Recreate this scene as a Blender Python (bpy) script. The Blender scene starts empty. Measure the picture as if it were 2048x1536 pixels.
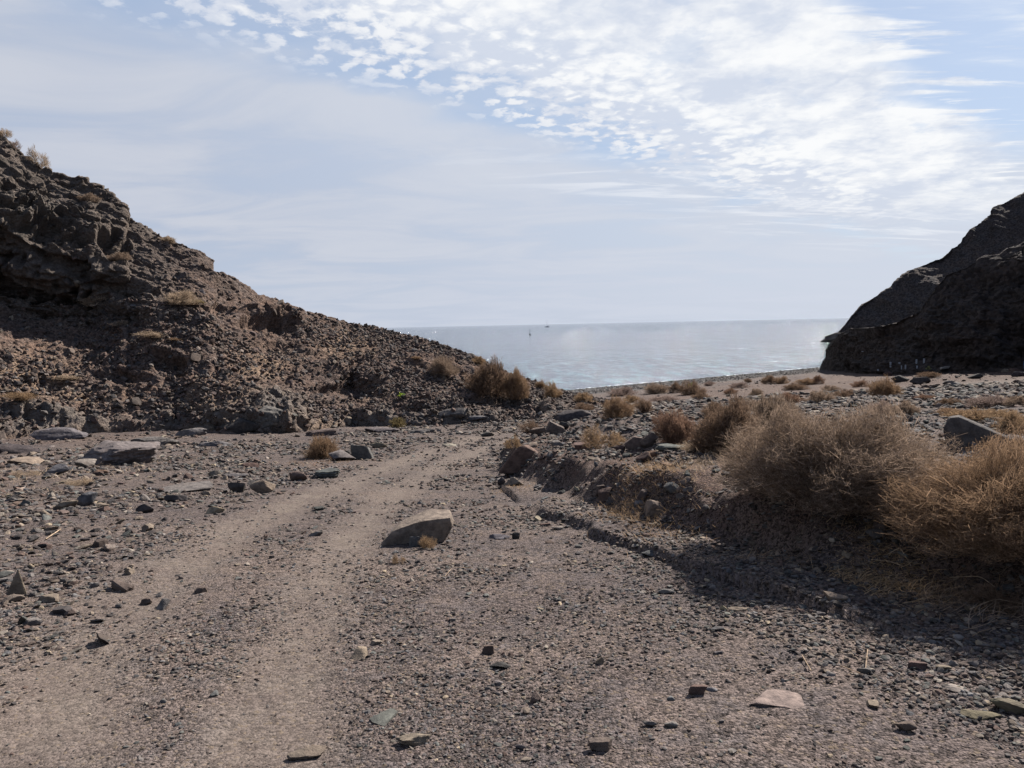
import bpy, math, random
import numpy as np
from mathutils import Vector, Matrix
from mathutils.bvhtree import BVHTree

random.seed(7)
RNG = np.random.default_rng(11)
S = bpy.context.scene
COL = S.collection

# ------------------------------------------------------------------ camera
F = 1547.0                                   # focal length in pixels of the 2048 px wide photograph
CAMP = np.array([0.0, 0.0, 6.0])             # 1.6 m above the track, 6 m above the sea
PITCH, ROLL = math.radians(4.36), math.radians(1.2)
fw = np.array([0, math.cos(PITCH), -math.sin(PITCH)])
u0 = np.array([0, math.sin(PITCH), math.cos(PITCH)])
r0 = np.array([1.0, 0, 0])
cr = r0 * math.cos(ROLL) - u0 * math.sin(ROLL)
cu = u0 * math.cos(ROLL) + r0 * math.sin(ROLL)
cam_d = bpy.data.cameras.new('camera')
cam = bpy.data.objects.new('camera', cam_d)
COL.objects.link(cam)
cam_d.sensor_width = 36
cam_d.lens = F / 2048 * 36
cam_d.clip_start = 0.05
cam_d.clip_end = 80000
m = Matrix((cr, cu, -fw)).transposed().to_4x4()
m.translation = Vector(CAMP)
cam.matrix_world = m
S.camera = cam

def ray(px, py):
    d = fw + (px - 1024) / F * cr - (py - 768) / F * cu
    return d / np.linalg.norm(d)

def project(P):
    q = P - CAMP
    z = np.maximum(q @ fw, 0.01)
    return 1024 + (q @ cr) / z * F, 768 - (q @ cu) / z * F

# ------------------------------------------------------------------ light, sky, exposure
SUN_AZ, SUN_EL = math.radians(42), math.radians(41)
sv = Vector((math.sin(SUN_AZ) * math.cos(SUN_EL), math.cos(SUN_AZ) * math.cos(SUN_EL), math.sin(SUN_EL)))
sd = bpy.data.lights.new('sun', 'SUN')
sd.energy = 5.0
sd.angle = math.radians(0.6)
sd.color = (1.0, 0.94, 0.86)
sun = bpy.data.objects.new('sun', sd)
COL.objects.link(sun)
sun.rotation_euler = sv.to_track_quat('Z', 'Y').to_euler()
sun.location = (30, 30, 60)
S.view_settings.view_transform = 'Standard'
S.view_settings.look = 'None'
S.view_settings.exposure = 1.62
S.view_settings.gamma = 1
S.view_settings.use_curve_mapping = False

class NT:
    """small helper for building node trees"""
    def __init__(self, tree):
        self.t = tree
        tree.nodes.clear()
    def n(self, kind, ins=None, **props):
        nd = self.t.nodes.new(kind)
        for k, v in props.items():
            setattr(nd, k, v)
        if ins:
            for k, v in ins.items():
                sk = nd.inputs[k]
                if isinstance(v, bpy.types.NodeSocket):
                    self.t.links.new(v, sk)
                else:
                    sk.default_value = v
        return nd
    def m(self, op, a, b=0.0, c=None, clamp=False):
        ins = {0: a, 1: b}
        if c is not None:
            ins[2] = c
        nd = self.n('ShaderNodeMath', ins, operation=op)
        nd.use_clamp = clamp
        return nd.outputs[0]
    def ss(self, x, lo, hi, a=0.0, b=1.0):
        return self.n('ShaderNodeMapRange', {'Value': x, 'From Min': lo, 'From Max': hi, 'To Min': a, 'To Max': b},
                      interpolation_type='SMOOTHSTEP').outputs['Result']
    def mix(self, f, a, b, blend='MIX'):
        nd = self.n('ShaderNodeMix', None, data_type='RGBA', blend_type=blend)
        for k, v in ((0, f), (6, a), (7, b)):
            if isinstance(v, bpy.types.NodeSocket):
                self.t.links.new(v, nd.inputs[k])
            else:
                nd.inputs[k].default_value = v if k == 0 else (tuple(v) + (1,))[:4]
        return nd.outputs[2]
    def noise(self, vec, scale, detail=4, rough=0.55, dist=0.0, col=False):
        nd = self.n('ShaderNodeTexNoise', {'Vector': vec, 'Scale': scale, 'Detail': detail, 'Roughness': rough, 'Distortion': dist})
        return nd.outputs['Color' if col else 'Fac']
    def vor(self, vec, scale, out='Distance', feature='F1', rnd=1.0):
        return self.n('ShaderNodeTexVoronoi', {'Vector': vec, 'Scale': scale, 'Randomness': rnd}, feature=feature).outputs[out]

W = bpy.data.worlds.new('World')
S.world = W
W.use_nodes = True
w = NT(W.node_tree)
SKYK = 0.05
sky = w.n('ShaderNodeTexSky', sky_type='NISHITA', sun_disc=False, sun_elevation=SUN_EL, sun_rotation=SUN_AZ,
          altitude=0, air_density=1.0, dust_density=1.0, ozone_density=2.0)
tc = w.n('ShaderNodeTexCoord')
sep = w.n('ShaderNodeSeparateXYZ', {0: tc.outputs['Generated']})
dx, dy, dz = sep.outputs
zz = w.m('MAXIMUM', w.m('ADD', dz, 0.015), 0.02)
U = w.m('DIVIDE', dx, zz)
V = w.m('DIVIDE', dy, zz)
uv = w.n('ShaderNodeCombineXYZ', {0: U, 1: V, 2: 0.0}).outputs[0]
# band coordinate: the altocumulus sheet lies in a strip running away over the sea
q0 = w.m('SUBTRACT', w.m('MULTIPLY', U, 0.776), w.m('MULTIPLY', V, 0.63))
nlow = w.noise(uv, 0.9, 5, 0.6)
q = w.m('ADD', q0, w.m('MULTIPLY', w.m('SUBTRACT', nlow, 0.5), 0.6))
zs = w.m('ADD', w.m('MAXIMUM', dz, 0.0), 0.13)
uvs = w.n('ShaderNodeCombineXYZ', {0: w.m('DIVIDE', dx, zs), 1: w.m('DIVIDE', dy, zs), 2: 0.0}).outputs[0]
# stretched coordinates for the streaks of the veil and the wisps (rotated along the strip)
rot = w.n('ShaderNodeMapping', {'Vector': uvs, 'Rotation': (0, 0, math.radians(-8)), 'Scale': (0.7, 1.25, 1)}).outputs[0]
streak = w.noise(rot, 1.5, 6, 0.58, 0.8)
wisp = w.noise(w.n('ShaderNodeMapping', {'Vector': uv, 'Rotation': (0, 0, math.radians(16)), 'Scale': (0.8, 3.2, 1)}).outputs[0], 1.6, 8, 0.62, 0.4)
# cloudlets
warp = w.n('ShaderNodeVectorMath', {0: uvs, 1: w.n('ShaderNodeVectorMath', {0: w.noise(uvs, 11, 3, 0.6, 0, True), 'Scale': 0.09}, operation='SCALE').outputs[0]}, operation='ADD').outputs[0]
cell = w.n('ShaderNodeTexVoronoi', {'Vector': warp, 'Scale': 21.0, 'Randomness': 1.0}, feature='SMOOTH_F1').outputs['Distance']
cell2 = w.noise(warp, 30, 6, 0.66)
cellv = w.m('ADD', w.m('SUBTRACT', 1.0, w.m('MULTIPLY', cell, 1.5)), w.m('MULTIPLY', w.m('SUBTRACT', cell2, 0.5), 1.2))
inband = w.m('MULTIPLY', w.ss(q, -2.50, -2.15), w.ss(q, -0.62, -0.84))
# wisps reaching out beyond the right edge of the strip
edgew = w.m('MULTIPLY', w.ss(w.m('ADD', q0, w.m('MULTIPLY', w.m('SUBTRACT', wisp, 0.5), 2.2)), -0.58, -0.9), w.ss(q0, -2.0, -1.2))
band = w.m('MAXIMUM', inband, edgew)
solid = w.ss(w.m('ADD', w.noise(uvs, 3.2, 7, 0.62), w.ss(q0, -2.1, -1.5, 0.0, 0.72)), 0.58, 0.84)
cover = w.m('MAXIMUM', solid, w.ss(w.m('ADD', cellv, w.ss(q0, -2.3, -1.8, 0.04, 0.40)), 0.30, 0.66))
holes = w.ss(w.noise(uvs, 3.6, 6, 0.62), 0.33, 0.46)
cl_b = w.m('MULTIPLY', band, w.m('MULTIPLY', cover, w.ss(holes, 0, 1, 0.6, 1)))
cl_b = w.m('MULTIPLY', cl_b, w.ss(V, 8.0, 4.8))
# high thin wisps at the far right
cl_r = w.m('MULTIPLY', w.ss(q0, -0.75, -0.2), w.m('MULTIPLY', w.ss(wisp, 0.46, 0.72, 0, 0.75), w.ss(V, 3.3, 2.7)))
cl_r2 = w.m('MULTIPLY', w.ss(q0, -0.75, -0.4), w.m('MULTIPLY', w.ss(wisp, 0.58, 0.70, 0, 0.8), w.ss(V, 2.6, 3.2)))
# veil of cirrostratus everywhere left of the strip and toward the horizon
vl = w.ss(q0, -2.0, -2.5)
vl = w.m('MAXIMUM', vl, w.ss(V, 3.4, 5.4))
veil = w.m('MULTIPLY', vl, w.ss(streak, 0.30, 0.55, 0.82, 0.99))
veil = w.m('MAXIMUM', veil, w.ss(q0, -0.75, -1.2, 0.12, 0.42))
bluegap = w.m('MULTIPLY', w.m('MULTIPLY', w.ss(q0, -2.75, -2.35), w.ss(q0, -1.95, -2.3)), w.ss(w.noise(uv, 1.3, 3, 0.5), 0.42, 0.6))
veil = w.m('MULTIPLY', veil, w.m('SUBTRACT', 1.0, w.m('MULTIPLY', bluegap, 0.45)))
sdot = w.n('ShaderNodeVectorMath', {0: tc.outputs['Generated'], 1: tuple(sv)}, operation='DOT_PRODUCT').outputs['Value']
fwd = w.ss(sdot, 0.35, 0.98)
low = w.ss(dz, 0.0, 0.45)
EX = 2 ** S.view_settings.exposure * SKYK
def lin(r, g, b):
    f = lambda c: ((c / 255 + 0.055) / 1.055) ** 2.4 if c / 255 > 0.04045 else c / 255 / 12.92
    return (f(r), f(g), f(b))
def skc(r, g, b):
    return tuple(c / EX for c in lin(r, g, b))
veilc = w.mix(w.ss(streak, 0.35, 0.68), skc(184, 194, 213), skc(202, 207, 219))
veilc = w.mix(w.ss(dz, 0.12, 0.0, 0, 0.6), veilc, skc(199, 207, 222))
veilc = w.mix(fwd, veilc, skc(214, 221, 234))
blue = w.mix(w.ss(dz, 0.9, 0.25), skc(95, 130, 190), w.mix(0.75, sky.outputs[0], skc(160, 183, 215)))
shade = w.noise(warp, 5, 4, 0.6)
shade = w.m('ADD', w.m('MULTIPLY', shade, 0.6), w.m('MULTIPLY', w.noise(uvs, 2.6, 5, 0.6), 0.5))
shade = w.m('ADD', shade, w.m('MULTIPLY', w.m('SUBTRACT', cellv, 0.55), w.ss(q0, -1.3, -1.9, 0.05, 0.35)))
cloudc = w.mix(w.ss(shade, 0.40, 0.66), skc(212, 220, 235), skc(252, 253, 254))
cloudc = w.mix(w.ss(q0, -1.6, -2.3, 0, 0.45), cloudc, skc(215, 220, 232))
c = w.mix(veil, blue, veilc)
st2 = w.noise(w.n('ShaderNodeMapping', {'Vector': uvs, 'Rotation': (0, 0, math.radians(-4)), 'Scale': (0.8, 3.4, 1)}).outputs[0], 2.4, 7, 0.62, 0.5)
cl_s = w.m('MULTIPLY', w.m('MULTIPLY', w.ss(q0, -3.6, -2.4), w.ss(V, 11.0, 7.0)), w.m('MULTIPLY', w.ss(V, 3.8, 5.2), w.ss(st2, 0.47, 0.66, 0, 0.75)))
c = w.mix(cl_s, c, skc(240, 243, 249))
c = w.mix(w.m('MAXIMUM', cl_r, cl_r2), c, skc(238, 243, 250))
c = w.mix(w.m('MULTIPLY', cl_b, 0.97), c, cloudc)
# below the horizon
c = w.mix(w.ss(dz, -0.02, 0.0), skc(120, 125, 135), c)
# overhead and behind, the sheet thins to clear blue
bg = w.n('ShaderNodeBackground', {'Color': c, 'Strength': SKYK})
w.n('ShaderNodeOutputWorld', {'Surface': bg.outputs[0]})

# ------------------------------------------------------------------ noise in numpy
def _h(ix, iy, iz, seed):
    h = (ix.astype(np.int64) * 374761393 + iy.astype(np.int64) * 668265263 + iz.astype(np.int64) * 2147483647 + seed * 974634777) & 0xFFFFFFFF
    h = ((h ^ (h >> 13)) * 1274126177) & 0xFFFFFFFF
    h = ((h ^ (h >> 16)) * 2246822519) & 0xFFFFFFFF
    h = h ^ (h >> 15)
    return (h & 0xFFFFFF).astype(np.float64) / float(0xFFFFFF)

def vnoise(P, seed=0):
    i = np.floor(P)
    f = P - i
    f = f * f * f * (f * (f * 6 - 15) + 10)
    i = i.astype(np.int64)
    r = 0
    for a in (0, 1):
        for b in (0, 1):
            for c_ in (0, 1):
                wgt = (f[:, 0] if a else 1 - f[:, 0]) * (f[:, 1] if b else 1 - f[:, 1]) * (f[:, 2] if c_ else 1 - f[:, 2])
                r = r + wgt * _h(i[:, 0] + a, i[:, 1] + b, i[:, 2] + c_, seed)
    return r * 2 - 1

RM = np.array([[0.36, 0.48, -0.8], [-0.8, 0.6, 0.0], [0.48, 0.64, 0.6]])
def fbm(P, oct=4, rough=0.5, seed=0, ridged=False):
    a, s, r = 1.0, 0, 0
    for o in range(oct):
        n = vnoise(P, seed + o)
        if ridged:
            n = 1 - 2 * np.abs(n)
        r = r + a * n
        s += a
        a *= rough
        P = (P @ RM.T) * 2.03 + 17.3
    return r / s

def worley(P, seed=0):
    i = np.floor(P).astype(np.int64)
    f1 = np.full(len(P), 9.0)
    f2 = np.full(len(P), 9.0)
    rid = np.zeros(len(P))
    for a in (-1, 0, 1):
        for b in (-1, 0, 1):
            for c_ in (-1, 0, 1):
                jx, jy, jz = i[:, 0] + a, i[:, 1] + b, i[:, 2] + c_
                r1 = _h(jx, jy, jz, seed)
                r2 = (r1 * 977.13) % 1.0
                r3 = (r1 * 3571.7) % 1.0
                d = (jx + r1 - P[:, 0]) ** 2 + (jy + r2 - P[:, 1]) ** 2 + (jz + r3 - P[:, 2]) ** 2
                n = d < f1
                f2 = np.where(n, f1, np.minimum(f2, d))
                rid = np.where(n, (r1 * 7919.3) % 1.0, rid)
                f1 = np.where(n, d, f1)
    return np.sqrt(f1), np.sqrt(f2), rid

def sstep(x, a, b):
    t = np.clip((x - a) / (b - a), 0, 1)
    return t * t * (3 - 2 * t)

def polydist(X, Y, pts):
    best = np.full(np.shape(X), 1e9)
    for (ax, ay), (bx, by) in zip(pts[:-1], pts[1:]):
        vx, vy = bx - ax, by - ay
        L = vx * vx + vy * vy
        t = np.clip(((X - ax) * vx + (Y - ay) * vy) / L, 0, 1)
        best = np.minimum(best, np.hypot(X - ax - t * vx, Y - ay - t * vy))
    return best

def signdist(X, Y, pts):
    """distance to a polyline, positive on its left-hand side"""
    best = np.full(np.shape(X), 1e9)
    sg = np.ones(np.shape(X))
    for (ax, ay), (bx, by) in zip(pts[:-1], pts[1:]):
        vx, vy = bx - ax, by - ay
        L = vx * vx + vy * vy
        t = np.clip(((X - ax) * vx + (Y - ay) * vy) / L, 0, 1)
        d = np.hypot(X - ax - t * vx, Y - ay - t * vy)
        s_ = np.sign(vx * (Y - ay) - vy * (X - ax))
        n = d < best
        best = np.where(n, d, best)
        sg = np.where(n, s_, sg)
    return best * sg

# ------------------------------------------------------------------ ground height
S_T = [-40, -6, 0, 3, 8, 18, 28, 36, 43, 47, 51.8, 60, 90]
Z_T = [-3.0, -0.6, 0, 0.34, 0.72, 1.70, 2.42, 3.0, 3.7, 4.12, 4.38, 4.5, 5.5]
def shore_s(X, Y):
    Xe = np.where(X > 0, X, X * 0.0)
    return 0.61 * (Xe - 5.7) - 0.79 * (Y - 70) - 0.61 * np.maximum(0, 5.7 - np.maximum(X, 0)) * 0.0
def base_z(X, Y):
    s = shore_s(X, Y)
    z = np.interp(s, S_T, Z_T)
    z = z + 0.022 * np.clip(-X - 2.5, 0, 12) * sstep(s, 20, 34)
    return z

def flat_hit(px, py):
    d = ray(px, py)
    t = 1.0
    for k in range(400):
        p = CAMP + d * t
        h = p[2] - float(base_z(np.array([p[0]]), np.array([p[1]]))[0])
        if h < 0.003:
            break
        t += max(h * 0.6, 0.004)
    return (p[0], p[1])

rut1 = [flat_hit(*p) for p in ((60, 1536), (120, 1350), (290, 1170), (500, 1050), (690, 972), (860, 905), (985, 868), (1120, 852))]
rut1 = [(-2.4, -3)] + rut1
rut2 = [flat_hit(*p) for p in ((520, 1536), (575, 1330), (630, 1190), (690, 1085), (770, 1005), (885, 935), (990, 890), (1080, 862), (1180, 850), (1290, 838), (1400, 812))]
rut2 = [(-0.6, -3)] + rut2
bank = [flat_hit(*p) for p in ((1075, 855), (1035, 885), (1005, 915), (1002, 950), (1110, 990), (1210, 1040), (1330, 1068), (1450, 1095), (1600, 1128), (1760, 1160), (1900, 1200), (2100, 1260))]
bank = bank + [(7, 2.2)]
ledge = [flat_hit(*p) for p in ((1040, 1008), (1075, 1030), (1160, 1055), (1195, 1075), (1270, 1098), (1330, 1130), (1400, 1150))]

PATCH, MOUND = flat_hit(2035, 772), flat_hit(1862, 762)
def farpatch(X, Y):
    return np.exp(-(((X - PATCH[0]) / 3.9) ** 2 + ((Y - PATCH[1]) / 6.0) ** 2) ** 2)
def masks(X, Y):
    P = np.stack([X, Y, X * 0], 1)
    wob = fbm(P * 0.8, 3, 0.5, 5) * 0.10
    wscale = 1 + np.clip(Y, 0, 30) * 0.01
    d1 = polydist(X, Y, rut1) + wob
    d2 = polydist(X, Y, rut2) + wob
    r1 = sstep(d1, 0.62 * wscale, 0.0)
    r2 = sstep(d2, 0.52 * wscale, 0.0)
    mid_ = 0.35 * sstep(d1 + d2, 2.2, 1.2) * sstep(Y, 6, 12)
    r_ = np.maximum(np.maximum(r1, r2), mid_)
    return np.clip(r_ * (0.80 + 0.55 * fbm(P * 2.6, 4, 0.62, 6)), 0, 1)

def ground_z(X, Y, fine=True):
    X = np.asarray(X, float); Y = np.asarray(Y, float)
    R = np.hypot(X, Y)
    P = np.stack([X, Y, X * 0], 1)
    z = base_z(X, Y)
    s = shore_s(X, Y)
    inland = sstep(s, 8, 20)
    z = z + inland * 0.09 * fbm(P * 0.16, 3, 0.5, 21) * sstep(R, 3, 12)
    tr = masks(X, Y)
    # bank right of the track
    bd = -signdist(X, Y, bank)        # positive on the bank side
    bd = -bd
    bdn = bd + 0.22 * fbm(P * 1.3, 3, 0.55, 31) + 0.06 * fbm(P * 5, 2, 0.5, 32)
    keep = sstep(Y, 34, 20)
    hgt = 0.50 + 0.14 * fbm(P * 0.7, 3, 0.5, 33)
    near = sstep(X, -0.5, 1.2) * 0.0 + 1.0
    bk = sstep(bdn, 0.0, 0.42) * 0.66 + sstep(bdn, 0.0, 2.2) * 0.34
    bk = bk * keep
    sink = sstep(bd, 3.0, 9.0)        # behind the bank the ground settles again
    z = z + hgt * bk * (1 - 0.75 * sink)
    rough = (1 - tr * 0.9) * inland
    lumps = fbm(P * 2.2, 3, 0.55, 41)
    z = z + rough * (0.018 + 0.09 * bk * (1 - sink * 0.6)) * lumps
    # apron of rubble under the left hillside
    ap = sstep(-X, 4.0, 9.0) * sstep(Y, 5, 9) * inland
    z = z + ap * 0.05 * fbm(P * 1.6, 3, 0.6, 45)
    z = z - 0.022 * tr
    z = z + bk * (1 - sink) * keep * 0.05 * fbm(P * 5.5, 3, 0.6, 42) * inland
    # washed-out ledge in the foreground
    ld = signdist(X, Y, ledge)
    ldn = ld + 0.13 * fbm(P * 2.4, 3, 0.5, 51)
    pd_ = polydist(X, Y, ledge)
    along = np.where(ld > 0, sstep(pd_, 2.6, 0.2), sstep(pd_, 0.9, 0.35))
    z = z + along * 0.080 * sstep(ldn, -0.03, 0.04) * np.clip(0.75 + 0.8 * vnoise(P * 1.7, 8), 0, 1)
    # undulation of the beach and rubble strips
    zb = sstep(s, 30, 22) * sstep(s, 13, 17) * sstep(X, 3, 8)
    z = z + zb * (0.10 * fbm(P * 0.5, 3, 0.55, 61) + 0.05 * fbm(P * 2.5, 3, 0.6, 62))
    rb = np.exp(-(((X - MOUND[0]) / 2.6) ** 2 + ((Y - MOUND[1]) / 2.8) ** 2) ** 1.5)
    z = z + rb * (0.30 + 0.12 * fbm(P * 1.5, 3, 0.6, 63))
    if fine:
        z = z + rough * 0.008 * fbm(P * 14, 3, 0.6, 71) + tr * 0.003 * fbm(P * 18, 2, 0.5, 72)
        z = z + 0.010 * (1 - inland) * fbm(P * 6, 3, 0.6, 73) * sstep(s, 0, 3)
    return z

# ------------------------------------------------------------------ materials
def mat(name):
    m_ = bpy.data.materials.new(name)
    m_.use_nodes = True
    return m_, NT(m_.node_tree)

def finish(n, color, rough=0.9, bump=None, bstr=0.5, bdist=0.01, spec=0.25, extra=None):
    ins = {'Base Color': color, 'Roughness': rough, 'Specular IOR Level': spec}
    if bump is not None:
        b = n.n('ShaderNodeBump', {'Height': bump, 'Strength': bstr, 'Distance': bdist})
        ins['Normal'] = b.outputs[0]
    p = n.n('ShaderNodeBsdfPrincipled', ins)
    n.n('ShaderNodeOutputMaterial', {'Surface': p.outputs[0]})
    return p

def ground_mat():
    m_, n = mat('gravel_ground')
    pos = n.n('ShaderNodeNewGeometry').outputs['Position']
    tr = n.n('ShaderNodeAttribute', attribute_name='track').outputs['Fac']
    bea = n.n('ShaderNodeAttribute', attribute_name='beach').outputs['Fac']
    red = n.n('ShaderNodeAttribute', attribute_name='earth').outputs['Fac']
    big = n.noise(pos, 0.55, 5, 0.6)
    mid = n.noise(pos, 4.0, 5, 0.62)
    a = n.mix(n.ss(big, 0.38, 0.64), (0.058, 0.046, 0.043), (0.080, 0.062, 0.054))
    a = n.mix(n.ss(mid, 0.42, 0.66, 0, 0.55), a, (0.042, 0.038, 0.040))
    a = n.mix(n.m('MULTIPLY', red, n.ss(mid, 0.3, 0.7, 0.25, 0.9)), a, (0.060, 0.038, 0.030))
    tra = n.mix(n.ss(mid, 0.35, 0.65), (0.078, 0.063, 0.055), (0.096, 0.078, 0.066))
    a = n.mix(n.m('MULTIPLY', tr, n.ss(mid, 0.25, 0.55, 0.45, 0.85)), a, tra)
    bc = n.mix(n.ss(big, 0.35, 0.7), (0.046, 0.046, 0.048), (0.060, 0.058, 0.057))
    a = n.mix(bea, a, bc)
    # pebble grains: each grain its own tone
    v1 = n.n('ShaderNodeTexVoronoi', {'Vector': pos, 'Scale': 62.0})
    v2 = n.n('ShaderNodeTexVoronoi', {'Vector': pos, 'Scale': 130.0})
    g1 = n.n('ShaderNodeSeparateColor', {0: v1.outputs['Color']}).outputs
    g2 = n.n('ShaderNodeSeparateColor', {0: v2.outputs['Color']}).outputs
    tone = n.m('ADD', n.ss(g1[0], 0, 1, 0.45, 1.6), n.ss(g2[1], 0.0, 1.0, -0.28, 0.28))
    soft = n.m('MULTIPLY', tr, 0.55)
    tone = n.m('ADD', n.m('MULTIPLY', tone, n.m('SUBTRACT', 1.0, soft)), soft)
    cx = n.n('ShaderNodeCombineColor', {0: tone, 1: tone, 2: tone}).outputs[0]
    a = n.mix(1.0, a, cx, 'MULTIPLY')
    a = n.mix(n.ss(g1[1], 0.90, 0.97, 0, 0.6), a, (0.115, 0.088, 0.064))
    h = n.m('ADD', n.m('MULTIPLY', v1.outputs['Distance'], -0.9), n.m('MULTIPLY', v2.outputs['Distance'], -0.45))
    h = n.m('ADD', n.m('MULTIPLY', h, n.ss(tr, 0, 1, 1, 0.4)), n.m('MULTIPLY', n.noise(pos, 24, 5, 0.65), 1.1))
    finish(n, a, 0.97, h, 0.9, 0.012, 0.06)
    return m_

def hill_mat(name, tone=1.0, warm=1.0, fine=1.0):
    m_, n = mat(name)
    pos = n.n('ShaderNodeNewGeometry').outputs['Position']
    gr = n.n('ShaderNodeAttribute', attribute_name='bedrock').outputs['Fac']
    tan_ = n.n('ShaderNodeAttribute', attribute_name='tan').outputs['Fac']
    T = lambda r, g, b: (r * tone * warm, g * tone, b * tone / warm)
    big = n.noise(pos, 0.35 * fine, 5, 0.6)
    mid = n.noise(pos, 1.7 * fine, 6, 0.65)
    sm = n.noise(pos, 9 * fine, 5, 0.7)
    a = n.mix(n.ss(big, 0.38, 0.62), T(0.085, 0.064, 0.058), T(0.118, 0.084, 0.070))
    a = n.mix(n.ss(mid, 0.45, 0.62, 0, 0.7), a, T(0.075, 0.067, 0.070))
    a = n.mix(n.ss(sm, 0.40, 0.70, 0, 0.5), a, T(0.155, 0.118, 0.095))
    a = n.mix(n.m('MULTIPLY', tan_, n.ss(mid, 0.3, 0.6)), a, T(0.20, 0.150, 0.112))
    bed = n.mix(n.ss(mid, 0.35, 0.65), T(0.100, 0.096, 0.098), T(0.165, 0.150, 0.138))
    bed = n.mix(n.ss(sm, 0.5, 0.75, 0, 0.5), bed, T(0.075, 0.075, 0.074))
    a = n.mix(n.m('MULTIPLY', gr, n.ss(big, 0.2, 0.6, 0.5, 1.0)), a, bed)
    cg = n.n('ShaderNodeAttribute', attribute_name='crag').outputs['Fac']
    a = n.mix(n.m('MULTIPLY', cg, n.ss(mid, 0.25, 0.6, 0.9, 0.35)), a, T(0.060, 0.056, 0.052))
    v = n.n('ShaderNodeTexVoronoi', {'Vector': pos, 'Scale': 16.0 * fine})
    g = n.n('ShaderNodeSeparateColor', {0: v.outputs['Color']}).outputs
    t = n.ss(g[0], 0, 1, 0.62, 1.4)
    t = n.m('ADD', n.m('MULTIPLY', t, n.ss(gr, 0, 1, 1, 0.3)), n.ss(gr, 0, 1, 0, 0.7))
    a = n.mix(1.0, a, n.n('ShaderNodeCombineColor', {0: t, 1: t, 2: t}).outputs[0], 'MULTIPLY')
    h = n.m('ADD', n.m('MULTIPLY', v.outputs['Distance'], -0.6), n.m('MULTIPLY', n.noise(pos, 7 * fine, 7, 0.72), 1.8))
    h = n.m('ADD', h, n.m('MULTIPLY', n.vor(pos, 4.5 * fine, 'Distance', 'DISTANCE_TO_EDGE'), 0.5))
    finish(n, a, 0.97, h, 0.9, 0.07 / fine, 0.06)
    return m_

def rock_mat(name, source, tint_amt=1.0):
    m_, n = mat(name)
    if source == 'object':
        base = n.n('ShaderNodeObjectInfo').outputs['Color']
    else:
        base = n.n('ShaderNodeAttribute', attribute_type='INSTANCER', attribute_name='tint').outputs['Color']
    pos = n.n('ShaderNodeNewGeometry').outputs['Position']
    a = n.noise(pos, 14, 6, 0.65)
    b = n.noise(pos, 60, 4, 0.6)
    c1 = n.mix(n.ss(a, 0.35, 0.68), (0.62, 0.60, 0.60), (1.25, 1.2, 1.15))
    c2 = n.mix(1.0, base, c1, 'MULTIPLY')
    c2 = n.mix(n.ss(b, 0.55, 0.75, 0, 0.35), c2, n.mix(1.0, base, (1.5, 1.4, 1.3), 'MULTIPLY'))
    c2 = n.mix(n.ss(n.noise(pos, 5, 3, 0.5), 0.55, 0.72, 0, 0.4), c2, (0.10, 0.075, 0.060))
    hb = n.m('ADD', n.m('MULTIPLY', a, 1.0), n.m('MULTIPLY', b, 0.35))
    finish(n, c2, 0.9, hb, 0.7, 0.02, 0.08)
    return m_

def twig_mat(name):
    m_, n = mat(name)
    base = n.n('ShaderNodeObjectInfo').outputs['Color']
    at = n.n('ShaderNodeAttribute', attribute_name='tone').outputs['Fac']
    c_ = n.mix(at, n.mix(1.0, base, (0.50, 0.46, 0.42), 'MULTIPLY'), n.mix(1.0, base, (2.3, 2.2, 2.1), 'MULTIPLY'))
    d = n.n('ShaderNodeBsdfDiffuse', {'Color': c_})
    t = n.n('ShaderNodeBsdfTranslucent', {'Color': c_})
    mx = n.n('ShaderNodeMixShader', {0: 0.35, 1: d.outputs[0], 2: t.outputs[0]})
    n.n('ShaderNodeOutputMaterial', {'Surface': mx.outputs[0]})
    return m_

def flat_mat(name, col, rough=0.7, noise=0.2, scale=8):
    m_, n = mat(name)
    pos = n.n('ShaderNodeNewGeometry').outputs['Position']
    a = n.noise(pos, scale, 4, 0.6)
    lo = tuple(c_ * (1 - noise) for c_ in col)
    hi = tuple(min(1, c_ * (1 + noise)) for c_ in col)
    finish(n, n.mix(n.ss(a, 0.3, 0.7), lo, hi), rough, a, 0.2, 0.01)
    return m_

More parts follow.
